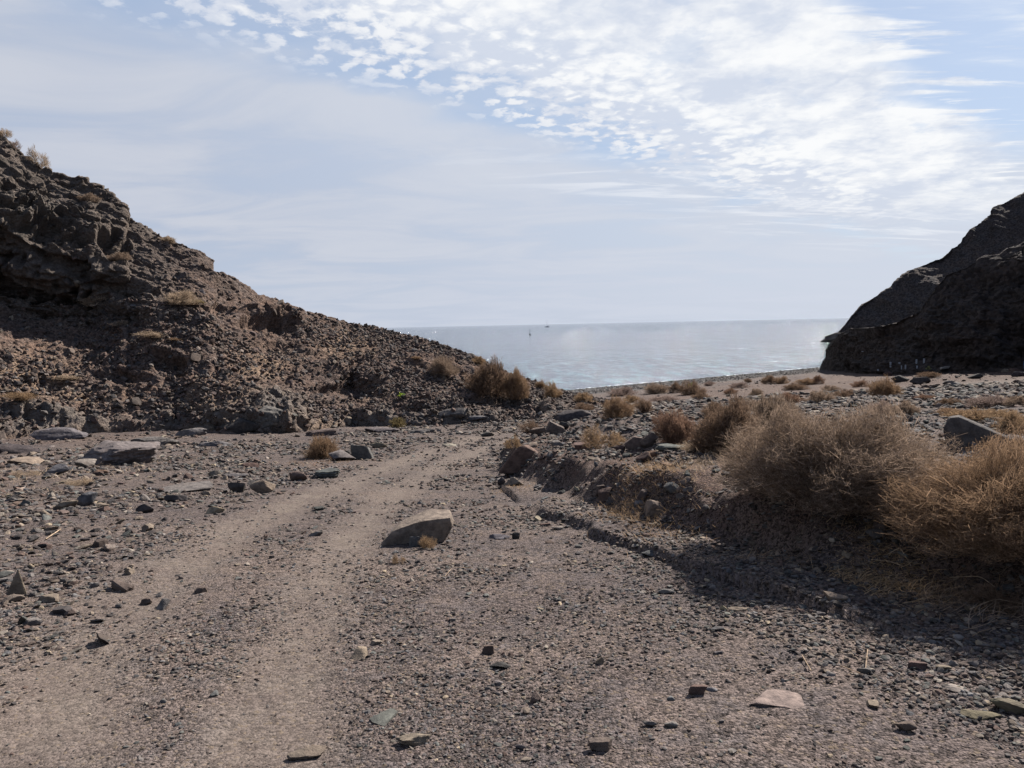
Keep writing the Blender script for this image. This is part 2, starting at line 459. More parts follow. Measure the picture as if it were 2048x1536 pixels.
def sea_mat():
    m_, n = mat('sea_water')
    pos = n.n('ShaderNodeNewGeometry').outputs['Position']
    mpx = lambda a, b, r=0: n.n('ShaderNodeMapping', {'Vector': pos, 'Rotation': (0, 0, math.radians(r)), 'Scale': (a, b, 1)}).outputs[0]
    w1 = n.noise(mpx(0.10, 0.035, -10), 1.0, 3, 0.55, 0.3)
    w2 = n.noise(mpx(0.7, 0.26, -8), 1.0, 4, 0.62, 0.3)
    w3 = n.noise(mpx(3.2, 1.4, 6), 1.0, 3, 0.65)
    wg = n.ss(n.noise(mpx(0.05, 0.018, -14), 1.0, 4, 0.6), 0.35, 0.65, 0.5, 1.5)
    w2 = n.m('MULTIPLY', w2, wg)
    h = n.m('ADD', n.m('MULTIPLY', w1, 0.9), n.m('ADD', n.m('MULTIPLY', w2, 1.5), n.m('MULTIPLY', w3, 0.48)))
    b = n.n('ShaderNodeBump', {'Height': h, 'Strength': 1.0, 'Distance': 0.9})
    # shallows show a paler green
    s = n.n('ShaderNodeSeparateXYZ', {0: pos}).outputs
    sh = n.m('SUBTRACT', n.m('MULTIPLY', n.m('SUBTRACT', s[1], 70.0), 0.79), n.m('MULTIPLY', n.m('SUBTRACT', s[0], 5.7), 0.61))
    col = n.mix(n.ss(sh, 0.0, 90.0), (0.050, 0.095, 0.108), (0.030, 0.045, 0.068))
    tx = n.noise(mpx(0.55, 0.16, -4), 1.0, 4, 0.65)  # light and dark of the ripples, painted into the water colour
    col = n.mix(n.ss(tx, 0.42, 0.66), (0.018, 0.028, 0.044), n.mix(1.0, col, (1.35, 1.35, 1.3), 'MULTIPLY'))
    p = n.n('ShaderNodeBsdfPrincipled', {'Base Color': col, 'Roughness': 0.09, 'IOR': 1.333, 'Specular IOR Level': 0.5, 'Normal': b.outputs[0]})
    n.n('ShaderNodeOutputMaterial', {'Surface': p.outputs[0]})
    return m_

M_GROUND = ground_mat()
M_HILL = hill_mat('hillside_rock', 0.72, 1.08, 1.0)
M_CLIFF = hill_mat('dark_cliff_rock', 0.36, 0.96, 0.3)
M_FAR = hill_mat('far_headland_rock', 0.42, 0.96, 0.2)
M_ROCK = rock_mat('loose_rock', 'object')
M_PEB = rock_mat('pebble_rock', 'instancer')
M_TWIG = twig_mat('dry_twigs')
M_SEA = sea_mat()

# ------------------------------------------------------------------ mesh helpers
def mesh_np(name, V, Fq, material=None, smooth=True):
    me = bpy.data.meshes.new(name)
    V = np.ascontiguousarray(V, dtype=np.float32)
    Fq = np.ascontiguousarray(Fq, dtype=np.int32)
    k = Fq.shape[1]
    me.vertices.add(len(V))
    me.vertices.foreach_set('co', V.ravel())
    me.loops.add(Fq.size)
    me.loops.foreach_set('vertex_index', Fq.ravel())
    me.polygons.add(len(Fq))
    me.polygons.foreach_set('loop_start', np.arange(0, Fq.size, k, dtype=np.int32))
    if smooth:
        me.polygons.foreach_set('use_smooth', np.ones(len(Fq), dtype=bool))
    me.update(calc_edges=True)
    me.validate()
    if material:
        me.materials.append(material)
    return me

def fattr(me, name, vals):
    a = me.attributes.new(name, 'FLOAT', 'POINT')
    a.data.foreach_set('value', np.ascontiguousarray(vals, dtype=np.float32))

def link(name, me, parent=None, loc=None):
    o = bpy.data.objects.new(name, me)
    COL.objects.link(o)
    if parent is not None:
        o.parent = parent
    if loc is not None:
        o.location = loc
    return o

def tag(o, label=None, cat=None, group=None, kind=None):
    if label: o['label'] = label
    if cat: o['category'] = cat
    if group: o['group'] = group
    if kind: o['kind'] = kind
    return o

def gridfaces(nr, nc):
    i = np.arange(nr - 1)[:, None] * nc + np.arange(nc - 1)[None, :]
    return np.stack([i, i + 1, i + nc + 1, i + nc], -1).reshape(-1, 4)

# ------------------------------------------------------------------ ground sheet
ang = np.concatenate([np.radians(np.arange(-180, -46, 4.0)), np.radians(np.linspace(-45, 46, 760)), np.radians(np.arange(50, 181, 4.0))])
rr = np.concatenate([[0.3, 0.8, 1.4], np.geomspace(1.9, 36, 400), np.geomspace(36.4, 140, 90), [170, 220]])
A, R = np.meshgrid(ang, rr)
GX, GY = (np.sin(A) * R).ravel(), (np.cos(A) * R).ravel()
GZ = ground_z(GX, GY)
sS = shore_s(GX, GY)
# the shore falls away under the sea; far inland behind the camera it stays level
gf = gridfaces(len(rr), len(ang))[:, ::-1]
me = mesh_np('ground', np.stack([GX, GY, GZ], 1), gf, M_GROUND)
trk = masks(GX, GY)
# flat washed patch on the far right where the track comes back to the beach
farp = farpatch(GX, GY)
trk = np.maximum(trk, farp * 0.8)
trk = np.maximum(trk, 0.6 * sstep(GY, 21, 24) * sstep(GY, 31, 26) * sstep(GX, -2, 0) * sstep(GX, 9, 5))
fattr(me, 'track', trk)
GP = np.stack([GX, GY, GX * 0], 1)
fattr(me, 'beach', sstep(sS + 3.0 * fbm(GP * 0.12, 3, 0.5, 91), 19, 13) * (1 - farp))
bdd = signdist(GX, GY, bank)
fattr(me, 'earth', np.clip(0.8 * sstep(sS, 20, 27) * sstep(sS, 44, 36) * sstep(GX, 0, 3) * (1 - farp) + sstep(bdd, -0.1, 0.3) * sstep(bdd, 1.8, 0.8) + 0.5 * sstep(-GX, 5, 10) * sstep(fbm(GP * 0.4, 3, 0.5, 92), -0.2, 0.4), 0, 1))
ground = tag(link('ground', me), 'dry gravel valley floor with wheel tracks running down to the beach', kind='structure')

# ------------------------------------------------------------------ sea
def grid_plane(name, xs, ys, z, material):
    X, Y = np.meshgrid(xs, ys)
    return mesh_np(name, np.stack([X.ravel(), Y.ravel(), np.full(X.size, z)], 1), gridfaces(len(ys), len(xs)), material)
sea = tag(link('sea', grid_plane('sea', np.linspace(-30000, 30000, 3), np.array([18.0, 60, 2000, 40000]), 0.0, M_SEA)), 'calm grey blue sea reaching the horizon', kind='structure')

# ------------------------------------------------------------------ hills as displaced parametric surfaces
def hill_surface(name, cols_px, foot_px, crest_px, crest_dist, prof, rows, material, disp, foot_fn, back=12, masksfn=None, backdrop=-2.0, backlen=14.0, slope=None):
    cols = cols_px
    Fp, Cp = [], []
    for px in cols:
        fy = np.interp(px, foot_px[0], foot_px[1])
        Fp.append(foot_fn(px, fy))
        cy = np.interp(px, crest_px[0], crest_px[1])
        dist = np.interp(px, crest_dist[0], crest_dist[1])
        d = ray(px, cy)
        if slope:
            sl = math.tan(math.radians(np.interp(px, slope[0], slope[1])))
            f0 = math.hypot(Fp[-1][0], Fp[-1][1])
            el_ = d[2] / math.hypot(d[0], d[1])
            # crest where the ray meets a plane rising at the given slope from the foot
            dist = (f0 * sl - Fp[-1][2] + 6.0) / (sl - el_)
            dist = max(dist, f0 + 0.5)
        Cp.append(CAMP + d * (dist / math.hypot(d[0], d[1])))
    Fp, Cp = np.array(Fp), np.array(Cp)
    nv = rows
    v = (np.interp(np.linspace(0, 1, nv), [0, 0.38, 0.76, 1], [0, 0.47, 0.80, 1]) if name == 'left_hillside' else np.linspace(0, 1, nv))[:, None] * np.ones((1, len(cols)))
    pxg = np.ones((nv, 1)) * cols[None, :]
    hh, gg = prof(v, pxg)
    P = np.empty((nv, len(cols), 3))
    P[..., :2] = Fp[None, :, :2] + (Cp - Fp)[None, :, :2] * hh[..., None]
    P[..., 2] = Fp[None, :, 2] + (Cp - Fp)[None, :, 2] * gg
    # foot goes a little into the ground
    low = np.clip((0.02 - v) / 0.02, 0, 1)
    P[..., 2] -= low * 0.25
    # back side
    nb = back
    out = (Cp[:, :2] / np.linalg.norm(Cp[:, :2], axis=1)[:, None])
    t = (np.arange(1, nb + 1) / nb)[:, None]
    B = np.empty((nb, len(cols), 3))
    B[..., :2] = Cp[None, :, :2] + out[None] * (t * backlen)[..., None]
    B[..., 2] = Cp[None, :, 2] + (backdrop - Cp[None, :, 2]) * (t ** (1.4 if name == 'left_hillside' else 0.7))
    P = np.concatenate([P, B], 0)
    # normals
    du = np.gradient(P, axis=1)
    dv = np.gradient(P, axis=0)
    N = np.cross(du, dv)
    N /= np.linalg.norm(N, axis=2)[..., None] + 1e-9
    V = P.reshape(-1, 3)
    Nf = N.reshape(-1, 3)
    Nf = np.where((Nf[:, 2:3] < -0.2), -Nf, Nf)
    vv = np.concatenate([v, np.ones((nb, len(cols)))], 0).ravel()
    pp = np.concatenate([pxg, np.ones((nb, 1)) * cols[None, :]], 0).ravel()
    D, att = disp(V, Nf, vv, pp)
    V2 = V + D
    nr, nc = P.shape[:2]
    me = mesh_np(name, V2, gridfaces(nr, nc), material)
    for k_, a_ in att.items():
        fattr(me, k_, a_)
    o = link(name, me)
    return o, V2.reshape(nr, nc, 3), Nf.reshape(nr, nc, 3), nv

def gfoot(px, fy):
    x, y = flat_hit(px, fy)
    return np.array([x, y, float(ground_z(np.array([x]), np.array([y]), False)[0]) - 0.05])

# left hillside
lc = np.concatenate([np.linspace(-900, -40, 40), np.linspace(-35, 1260, 800), np.linspace(1264, 1330, 20)])
L_foot = ([-900, 0, 200, 350, 450, 600, 700, 850, 1000, 1150, 1250, 1330], [960, 880, 868, 862, 868, 862, 850, 852, 845, 836, 830, 822])
L_crest = ([-900, -300, 0, 30, 50, 92, 130, 180, 222, 246, 252, 300, 345, 395, 425, 432, 470, 520, 600, 700, 780, 860, 940, 1000, 1050, 1120, 1150, 1200, 1260, 1330],
           [40, 130, 268, 292, 312, 340, 350, 366, 392, 408, 440, 462, 482, 500, 520, 546, 562, 592, 620, 648, 662, 682, 708, 738, 758, 782, 788, 800, 812, 824])
L_dist = ([-900, 0, 400, 780, 940, 1100, 1200, 1330], [40, 37, 35, 36, 34.5, 34, 32, 30])
def lprof(v, px):
    wc = sstep(px, 330, 150)
    h1 = v ** 0.95
    g1 = v + 0.05 * np.sin(v * math.pi) * 0 + 0.0
    base = 0.03 * sstep(v, 0.0, 0.05)
    g1 = np.clip(v * 0.97 + base, 0, 1)
    hc = np.interp(v, [0, 0.47, 0.60, 0.66, 0.80, 1.0], [0, 0.71, 0.735, 0.70, 0.80, 1.0])
    gc = np.interp(v, [0, 0.47, 0.60, 0.66, 0.80, 1.0], [0, 0.35, 0.47, 0.62, 0.74, 1.0])
    return h1 * (1 - wc) + hc * wc, g1 * (1 - wc) + gc * wc
# (px, py, half width, half height, depth): hollows under ledges
hollows = [(545, 660, 62, 15, 0.9), (700, 783, 62, 16, 0.5), (345, 738, 36, 16, 0.55), (60, 560, 120, 40, 1.6), (225, 490, 30, 28, 1.2),
           (120, 480, 60, 22, 0.7), (560, 700, 50, 12, 0.35), (250, 760, 60, 14, 0.4), (95, 770, 50, 14, 0.5), (470, 850, 50, 8, 0.3),
           (930, 745, 40, 8, 0.3), (990, 812, 60, 10, 0.5), (1100, 826, 60, 7, 0.3), (820, 730, 35, 8, 0.25), (430, 540, 20, 10, 0.4), (20, 590, 60, 10, 0.6),
           (300, 640, 60, 9, 0.3), (420, 620, 50, 9, 0.35), (180, 700, 60, 10, 0.3), (640, 720, 50, 9, 0.3)]
bulges = [(550, 835, 60, 28, 0.45), (175, 540, 45, 20, 0.35), (160, 460, 70, 22, 0.5), (40, 430, 70, 26, 0.5), (700, 752, 75, 12, 0.35), 
          (545, 638, 62, 9, 0.4), (880, 822, 70, 14, 0.25), (780, 845, 70, 12, 0.2), (345, 716, 45, 9, 0.3), (1060, 815, 60, 9, 0.25),
          (100, 840, 110, 14, 0.3), (470, 842, 50, 12, 0.25)]
greys = [(550, 838, 90, 34), (60, 850, 190, 22), (380, 845, 120, 22), (780, 850, 120, 20), (930, 840, 90, 18), (180, 540, 45, 25), (60, 440, 110, 50), (560, 810, 80, 25), (300, 420, 60, 60), (1090, 800, 80, 25)]
tans = [(650, 850, 70, 18), (60, 760, 90, 50), (440, 800, 80, 40), (520, 730, 60, 30), (760, 790, 50, 16), (90, 870, 100, 15), (600, 850, 60, 14), (180, 800, 80, 20), (700, 690, 60, 30)]
def ell(qx, qy, L, k=1.0):
    r = np.zeros(len(qx))
    for (a, b, w_, h_) in L:
        r = np.maximum(r, np.exp(-(((qx - a) / w_) ** 2 + ((qy - b) / h_) ** 2) * k))
    return r
def ldisp(V, N, vv, pp):
    qx, qy = project(V)
    edge = sstep(vv, 0.0, 0.03)
    crag = np.clip(sstep(pp, 470, 200) * sstep(vv, 0.40, 0.50), 0, 1)
    crag = np.maximum(crag, 0.45 * sstep(pp, 620, 350) * sstep(vv, 0.75, 0.9))
    # strata dip to the right; squash the noise space across them
    Pt = V.copy()
    Pt[:, 2] = V[:, 2] * 2.4 + V[:, 0] * 0.5
    warp = np.stack([fbm(V * 0.8, 2, 0.5, 201), fbm(V * 0.8, 2, 0.5, 202), fbm(V * 0.8, 2, 0.5, 203)], 1)
    crest = sstep(vv, 0.74, 0.97)
    big = fbm(V * 0.22, 3, 0.5, 101)
    mid = fbm(Pt * 0.7, 4, 0.55, 105, True)
    f1, f2, rid = worley(Pt * 0.75 + warp * 0.5, 301)
    g1, g2, rid2 = worley(Pt * 2.3 + warp * 0.8, 302)
    h1_, h2_, rid3 = worley(V * 5.0 + warp, 303)
    sm = fbm(V * 4.0, 3, 0.6, 110)
    block = (rid - 0.4) * np.clip((f2 - f1) * 5, 0, 1)
    block2 = (rid2 - 0.4) * np.clip((g2 - g1) * 6, 0, 1)
    block3 = (rid3 - 0.3) * np.clip((h2_ - h1_) * 6, 0, 1)
    low = sstep(vv, 0.30, 0.05) * sstep(pp, 200, 350) * 0.5 + ell(qx, qy, greys) * 0.7
    low = np.clip(low, 0, 1) * 0.6
    small = 1 - 0.35 * sstep(pp, 700, 1250)
    a = 0.28 * big * (1 - 0.7 * crest) + (0.10 + 0.16 * crag * (1 - 0.7 * crest) + 0.05 * low) * mid
    a = a + (0.08 + 0.36 * crag * (1 - 0.72 * crest) + 0.22 * low) * block * small
    a = a + (0.08 + 0.16 * crag + 0.12 * low) * block2 * small
    a = a + 0.055 * block3 * (1 - 0.4 * crag)
    a = a + 0.05 * sm
    wv = vnoise(np.stack([qx * 0.06, qy * 0.09, qx * 0], 1), 77)
    for (hx, hy, w_, h_, dep) in hollows:
        r = ((qx - hx + wv * w_ * 0.3) / w_) ** 2 + ((qy - hy - 0.12 * (qx - hx) + wv * h_ * 0.5) / h_) ** 2
        a = a - 0.55 * dep * sstep(r, 1.5, 0.3)
    for (hx, hy, w_, h_, dep) in bulges:
        r = ((qx - hx) / w_) ** 2 + ((qy - hy - 0.15 * (qx - hx) + wv * h_ * 0.5) / h_) ** 2
        a = a + dep * sstep(r, 1.6, 0.3) * (0.75 + 0.5 * rid2)
    scale = 0.45 + 0.55 * sstep(pp, 1330, 1050)
    D = N * (a * edge * scale)[:, None]
    D[:, 2] += 0.0
    att = {'bedrock': np.clip(np.maximum(ell(qx, qy, greys) * 1.1, crag * 0.55) + 0.25 * sm, 0, 1), 'tan': np.clip(ell(qx, qy, tans) * 1.1, 0, 1), 'crag': crag}
    return D, att
hill, HV, HN, hrows = hill_surface('left_hillside', lc, L_foot, L_crest, L_dist, lprof, 430, M_HILL, ldisp, gfoot, back=10)
tag(hill, 'rocky brown hillside sloping down from the left to the beach', kind='structure')

# near headland on the right
rc = np.concatenate([np.linspace(1641, 2090, 400), np.linspace(2100, 3200, 40)])
R_foot = ([1641, 1660, 1700, 1760, 1850, 1950, 2048, 2500, 3200], [739, 742, 746, 749, 748, 745, 741, 752, 800])
R_crest = ([1641, 1650, 1655, 1662, 1676, 1700, 1745, 1790, 1835, 1850, 1870, 1890, 1930, 1970, 2000, 2048, 2500, 3200],
           [738, 718, 700, 688, 672, 658, 652, 640, 622, 600, 570, 548, 535, 512, 508, 486, 300, 120])
R_dist = ([1641, 1700, 1800, 1900, 2048, 2500, 3200], [83, 79, 76.5, 74, 74, 70, 60])
def rprof(v, px):
    h = np.interp(v, [0, 0.3, 0.7, 1], [0, 0.22, 0.6, 1])
    g = np.interp(v, [0, 0.3, 0.7, 1], [0, 0.34, 0.76, 1])
    return h, g
def rdisp(V, N, vv, pp):
    Pt = V.copy(); Pt[:, 2] = V[:, 2] * 2.0 + V[:, 0] * 0.3
    wv = np.stack([fbm(V * 0.3, 2, 0.5, 211), fbm(V * 0.3, 2, 0.5, 212), fbm(V * 0.3, 2, 0.5, 213)], 1)
    f1, f2, rid = worley(Pt * 0.35 + wv, 311)
    g1, g2, rid2 = worley(Pt * 1.1 + wv, 312)
    a = 1.5 * fbm(Pt * 0.12, 3, 0.5, 121) + 0.45 * fbm(Pt * 0.5, 4, 0.6, 122, True) + 0.35 * (rid - 0.45) * np.clip((f2 - f1) * 4, 0, 1) + 0.14 * (rid2 - 0.4) * np.clip((g2 - g1) * 4, 0, 1)
    a = a * sstep(vv, 0, 0.06) * (0.5 + 0.5 * sstep(pp, 1645, 1700)) * (1 - 0.65 * sstep(vv, 0.75, 0.97))
    return N * a[:, None], {'bedrock': 0.25 + 0 * a, 'tan': 0 * a}
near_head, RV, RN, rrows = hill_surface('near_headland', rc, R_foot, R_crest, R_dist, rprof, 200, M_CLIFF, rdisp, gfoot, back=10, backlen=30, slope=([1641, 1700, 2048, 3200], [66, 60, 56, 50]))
tag(near_head, 'dark shaded cliff at the right end of the beach', kind='structure')

# far headland
fc = np.concatenate([np.linspace(1662, 2080, 320), np.linspace(2090, 3200, 40)])
F_crest = ([1662, 1668, 1676, 1690, 1700, 1716, 1724, 1760, 1800, 1850, 1885, 1917, 1924, 1950, 1980, 1988, 2010, 2048, 2500, 3200],
           [688, 676, 662, 648, 632, 612, 603, 590, 562, 526, 506, 487, 474, 452, 434, 414, 404, 386, 170, 20])
F_dist = ([1662, 1720, 2048, 3200], [209, 218, 244, 260])
def sfoot(px, fy):
    d = ray(px, fy)
    t = 205 / math.hypot(d[0], d[1])
    p = CAMP + d * t
    return np.array([p[0], p[1], -0.5])
def fprof(v, px):
    return np.interp(v, [0, 0.5, 1], [0, 0.42, 1]), np.interp(v, [0, 0.5, 1], [0, 0.52, 1])
def fdisp(V, N, vv, pp):
    Pt = V.copy(); Pt[:, 2] = V[:, 2] * 1.6 + V[:, 0] * 0.4
    f1, f2, rid = worley(Pt * 0.16, 321)
    g1, g2, rid2 = worley(Pt * 0.5, 322)
    a = 2.4 * fbm(Pt * 0.05, 3, 0.5, 131) + 0.5 * fbm(Pt * 0.2, 4, 0.6, 132, True) + 0.5 * (rid - 0.45) * np.clip((f2 - f1) * 4, 0, 1) + 0.3 * (rid2 - 0.4) * np.clip((g2 - g1) * 4, 0, 1)
    a = a * sstep(vv, 0, 0.05) * (0.25 + 0.75 * sstep(pp, 1665, 1720))
    return N * a[:, None], {'bedrock': 0.15 + 0 * a, 'tan': 0.05 * sstep(fbm(Pt * 0.1, 3, 0.5, 134), 0, 0.5)}
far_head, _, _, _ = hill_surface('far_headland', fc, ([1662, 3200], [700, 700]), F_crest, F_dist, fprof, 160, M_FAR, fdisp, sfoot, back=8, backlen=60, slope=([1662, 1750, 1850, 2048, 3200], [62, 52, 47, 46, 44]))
tag(far_head, 'farther headland ridge rising behind the near cliff', kind='structure')

# ------------------------------------------------------------------ ray casting on the terrain
def bvh_of(me):
    n = len(me.vertices)
    co = np.empty(n * 3, dtype=np.float32)
    me.vertices.foreach_get('co', co)
    fs = np.empty(len(me.loops), dtype=np.int32)
    me.loops.foreach_get('vertex_index', fs)
    return BVHTree.FromPolygons(co.reshape(-1, 3).tolist(), fs.reshape(-1, 4).tolist())
BV = [bvh_of(ground.data), bvh_of(hill.data), bvh_of(near_head.data), bvh_of(far_head.data)]
def cast(px, py):
    d = Vector(ray(px, py))
    best = None
    for i, b in enumerate(BV):
        h = b.ray_cast(Vector(CAMP), d)
        if h[0] is not None and (best is None or h[3] < best[2]):
            nn = h[1] if h[1].z > 0 else -h[1]
            best = (h[0], nn, h[3], i)
    return best
def drop(x, y):
    best = None
    for b in BV[:3]:
        h = b.ray_cast(Vector((x, y, 80)), Vector((0, 0, -1)))
        if h[0] is not None and (best is None or h[0].z > best[0].z):
            best = (h[0], h[1] if h[1].z > 0 else -h[1])
    return best

# ------------------------------------------------------------------ rocks
def ico(sub):
    t = (1 + 5 ** 0.5) / 2
    V = np.array([(-1, t, 0), (1, t, 0), (-1, -t, 0), (1, -t, 0), (0, -1, t), (0, 1, t), (0, -1, -t), (0, 1, -t), (t, 0, -1), (t, 0, 1), (-t, 0, -1), (-t, 0, 1)], float)
    Fc = np.array([(0, 11, 5), (0, 5, 1), (0, 1, 7), (0, 7, 10), (0, 10, 11), (1, 5, 9), (5, 11, 4), (11, 10, 2), (10, 7, 6), (7, 1, 8), (3, 9, 4), (3, 4, 2), (3, 2, 6), (3, 6, 8), (3, 8, 9), (4, 9, 5), (2, 4, 11), (6, 2, 10), (8, 6, 7), (9, 8, 1)])
    V /= np.linalg.norm(V, axis=1)[:, None]
    for _ in range(sub):
        e = {}
        V = list(map(tuple, V))
        nf = []
        def mid_(a, b):
            k = (min(a, b), max(a, b))
            if k not in e:
                p = np.array(V[a]) + np.array(V[b])
                V.append(tuple(p / np.linalg.norm(p)))
                e[k] = len(V) - 1
            return e[k]
        for a, b, c_ in Fc:
            ab, bc, ca = mid_(a, b), mid_(b, c_), mid_(c_, a)
            nf += [(a, ab, ca), (b, bc, ab), (c_, ca, bc), (ab, bc, ca)]
        Fc = np.array(nf)
        V = np.array(V)
    return np.array(V), Fc
ICO = {k: ico(k) for k in (1, 2, 3, 4)}

def rock_mesh(name, seed, sub=3, dims=(1, 1, 1), cuts=11, nz=0.05, material=None, box=0.0, layers=0.0, planes=None):
    """unit rock of size dims, angular: intersection of random half spaces with a little weathering"""
    rg = np.random.default_rng(seed)
    D, Fc = ICO[sub]
    if planes is None:
        Np = rg.normal(size=(cuts, 3))
        Np /= np.linalg.norm(Np, axis=1)[:, None]
        off = rg.uniform(0.46, 0.84, cuts)
        if box > 0:
            ax = np.array([[1, 0, 0], [-1, 0, 0], [0, 1, 0], [0, -1, 0], [0, 0, 1], [0, 0, -1]], float)
            ax += rg.normal(size=(6, 3)) * 0.16
            ax /= np.linalg.norm(ax, axis=1)[:, None]
            Np = np.concatenate([Np, ax])
            off = np.concatenate([off * (1 + box * 0.5), np.full(6, 0.62)])
    else:
        Np, off = planes
    dp = D @ Np.T
    rad = np.where(dp > 0.05, off[None] / np.maximum(dp, 0.05), 9.0)
    # soft minimum keeps edges slightly worn
    k = 30.0
    r = -np.log(np.exp(-k * np.minimum(rad, 1.4)).sum(1) + np.exp(-k * 1.15)) / k
    V = D * r[:, None]
    V = V * (1 + nz * fbm(V * 2.6 + seed * 3.1, 3, 0.55, seed)[:, None] + nz * 0.45 * fbm(V * 8 + seed, 3, 0.6, seed + 9)[:, None])
    if layers > 0:
        V[:, 0:2] *= (1 + layers * np.sign(np.sin(V[:, 2] * 16 + fbm(V * 2, 2, 0.5, seed) * 2))[:, None])
    lo, hi = V.min(0), V.max(0)
    V = (V - (lo + hi) / 2) / (hi - lo) * np.array(dims)
    me = mesh_np(name, V, Fc, material or M_ROCK)
    me.set_sharp_from_angle(angle=math.radians(28))
    return me

CTONE = {
    'grey': (0.090, 0.083, 0.080), 'dark': (0.042, 0.038, 0.038), 'green': (0.067, 0.070, 0.067), 'blue': (0.076, 0.076, 0.079),
    'tan': (0.128, 0.106, 0.086), 'pale': (0.148, 0.132, 0.114), 'red': (0.074, 0.053, 0.046), 'orange': (0.120, 0.080, 0.056),
    'brown': (0.078, 0.062, 0.055), 'pink': (0.122, 0.103, 0.092), 'cream': (0.184, 0.152, 0.112), 'mossy': (0.088, 0.082, 0.056),
}
def jit(c_, rg, a=0.12):
    k = 1 + rg.uniform(-a, a)
    return tuple(max(0.02, x * k * (1 + rg.uniform(-0.04, 0.04))) for x in c_)

def place_rock(px, by, wpx, hpx, tone, label, cat='rock', th=0.5, seed=None, rz=None, tilt=(0, 0), sub=3, cuts=11, box=0.0, sink=0.18, layers=0.0, name='rock', group=None, nz=0.05, dep=None, planes=None):
    h = cast(px, by)
    loc, nrm, dist, which = h
    s_ = dist / F
    wd = wpx * s_
    hv = hpx * s_
    depr = math.asin(min(1, (6.0 - loc.z) / dist)) if loc.z < 6 else 0.05
    hz = th * wd
    d_ = dep * wd if dep else min(1.3 * wd, max(0.4 * wd, (hv - hz * math.cos(depr)) / max(math.sin(depr), 0.12)))
    if dep is None and th * wd > hv:
        hz = hv * 0.95
    hz_full = hz / (1 - sink)
    me = rock_mesh(name, seed if seed is not None else int(px * 7 + by), sub, (wd, d_, hz_full), cuts, nz, M_ROCK, box, layers, planes)
    o = link(name, me)
    fwd = Vector((loc.x, loc.y, 0)).normalized()
    rgz = math.atan2(-fwd.x, fwd.y)
    c_ = loc + fwd * d_ * 0.42
    gz = drop(c_.x, c_.y)
    zb = loc.z if which > 0 and gz is not None else (gz[0].z if gz else loc.z)
    o.location = (c_.x, c_.y, zb + hz_full / 2 - hz_full * sink)
    o.rotation_euler = (tilt[0], tilt[1], rgz + (rz or 0))
    rg = np.random.default_rng(int(px + by * 3))
    o.color = (*jit(CTONE[tone], rg, 0.06), 1)
    tag(o, label, cat, group)
    return o

# ---- the boulder in the middle of the track: a slab leaning on its left-hand wedge
def hull_rock(name, pts, subdiv, nz, seed):
    import bmesh
    bm = bmesh.new()
    for p_ in pts:
        bm.verts.new(p_)
    res = bmesh.ops.convex_hull(bm, input=bm.verts)
    junk = [g_ for g_ in res['geom_interior'] + res['geom_unused'] if isinstance(g_, bmesh.types.BMVert)]
    bmesh.ops.delete(bm, geom=junk, context='VERTS')
    bmesh.ops.subdivide_edges(bm, edges=bm.edges, cuts=subdiv, use_grid_fill=True)
    bmesh.ops.triangulate(bm, faces=bm.faces)
    bmesh.ops.smooth_vert(bm, verts=bm.verts, factor=0.5, use_axis_x=True, use_axis_y=True, use_axis_z=True)
    bmesh.ops.recalc_face_normals(bm, faces=bm.faces)
    bm.normal_update()
    co = np.array([v.co[:] for v in bm.verts]); no = np.array([v.normal[:] for v in bm.verts])
    sz = np.ptp(co[:, 0])
    d_ = fbm(co / sz * 4 + seed, 4, 0.6, seed) * nz * sz + fbm(co / sz * 16 + seed, 3, 0.6, seed + 4) * nz * 0.25 * sz
    co = co + no * d_[:, None]
    for v, c_ in zip(bm.verts, co):
        v.co = c_
    me_ = bpy.data.meshes.new(name)
    bm.to_mesh(me_); bm.free()
    me_.polygons.foreach_set('use_smooth', np.ones(len(me_.polygons), dtype=bool))
    me_.set_sharp_from_angle(angle=math.radians(35))
    me_.materials.append(M_ROCK)
    return me_
hb_ = cast(838, 1086)
sc0 = hb_[2] / F
BP = np.array([(-76, -6, -4), (-72, 0, 3), (-52, -2, 24), (-6, -6, 41), (10, -8, 45), (62, -4, 47), (66, 4, 26), (46, 0, -6), (0, -2, -8), (-40, -4, -8),
               (-62, 40, 4), (-34, 56, 32), (18, 66, 50), (64, 60, 50), (72, 50, 26), (52, 50, -6), (0, 60, -8), (-50, 50, -8)], float) * sc0
big = link('boulder', hull_rock('boulder', BP, 7, 0.022, 5))
big.location = hb_[0] + Vector((0, 0.02, 0.0))
big.rotation_euler = (0, 0, math.atan2(-hb_[0].x, hb_[0].y))
big.color = (0.125, 0.104, 0.088, 1)
tag(big, 'largest pale brown boulder lying in the middle of the track', 'boulder')

for (px_, py_, pts_, col_, lab_) in (
    (1036, 943, [(-40, -3, -4), (-38, 0, 4), (2, 0, 50), (12, 4, 52), (40, 2, 36), (4, -2, -4), (-24, 26, -4), (20, 30, 50), (44, 24, 34), (24, 24, -4)], (0.088, 0.060, 0.050), 'large red brown slab tilted up at the left end of the bank'),
    (1958, 892, [(-46, 0, -6), (-54, 2, 26), (-44, 4, 46), (-30, 4, 48), (56, 0, 8), (58, 0, -6), (-48, 16, 46), (-30, 20, 50), (60, 14, 10), (60, 14, -6), (-50, 14, -6)], (0.060, 0.055, 0.054), 'big dark slab tilted to the right in the field behind the right bush')):
    h_ = cast(px_, py_)
    o_ = link('slab', hull_rock('slab', np.array(pts_, float) * h_[2] / F, 6, 0.02, px_))
    o_.location = h_[0]
    o_.rotation_euler = (0, 0, math.atan2(-h_[0].x, h_[0].y))
    o_.color = (*col_, 1)
    tag(o_, lab_, 'slab')

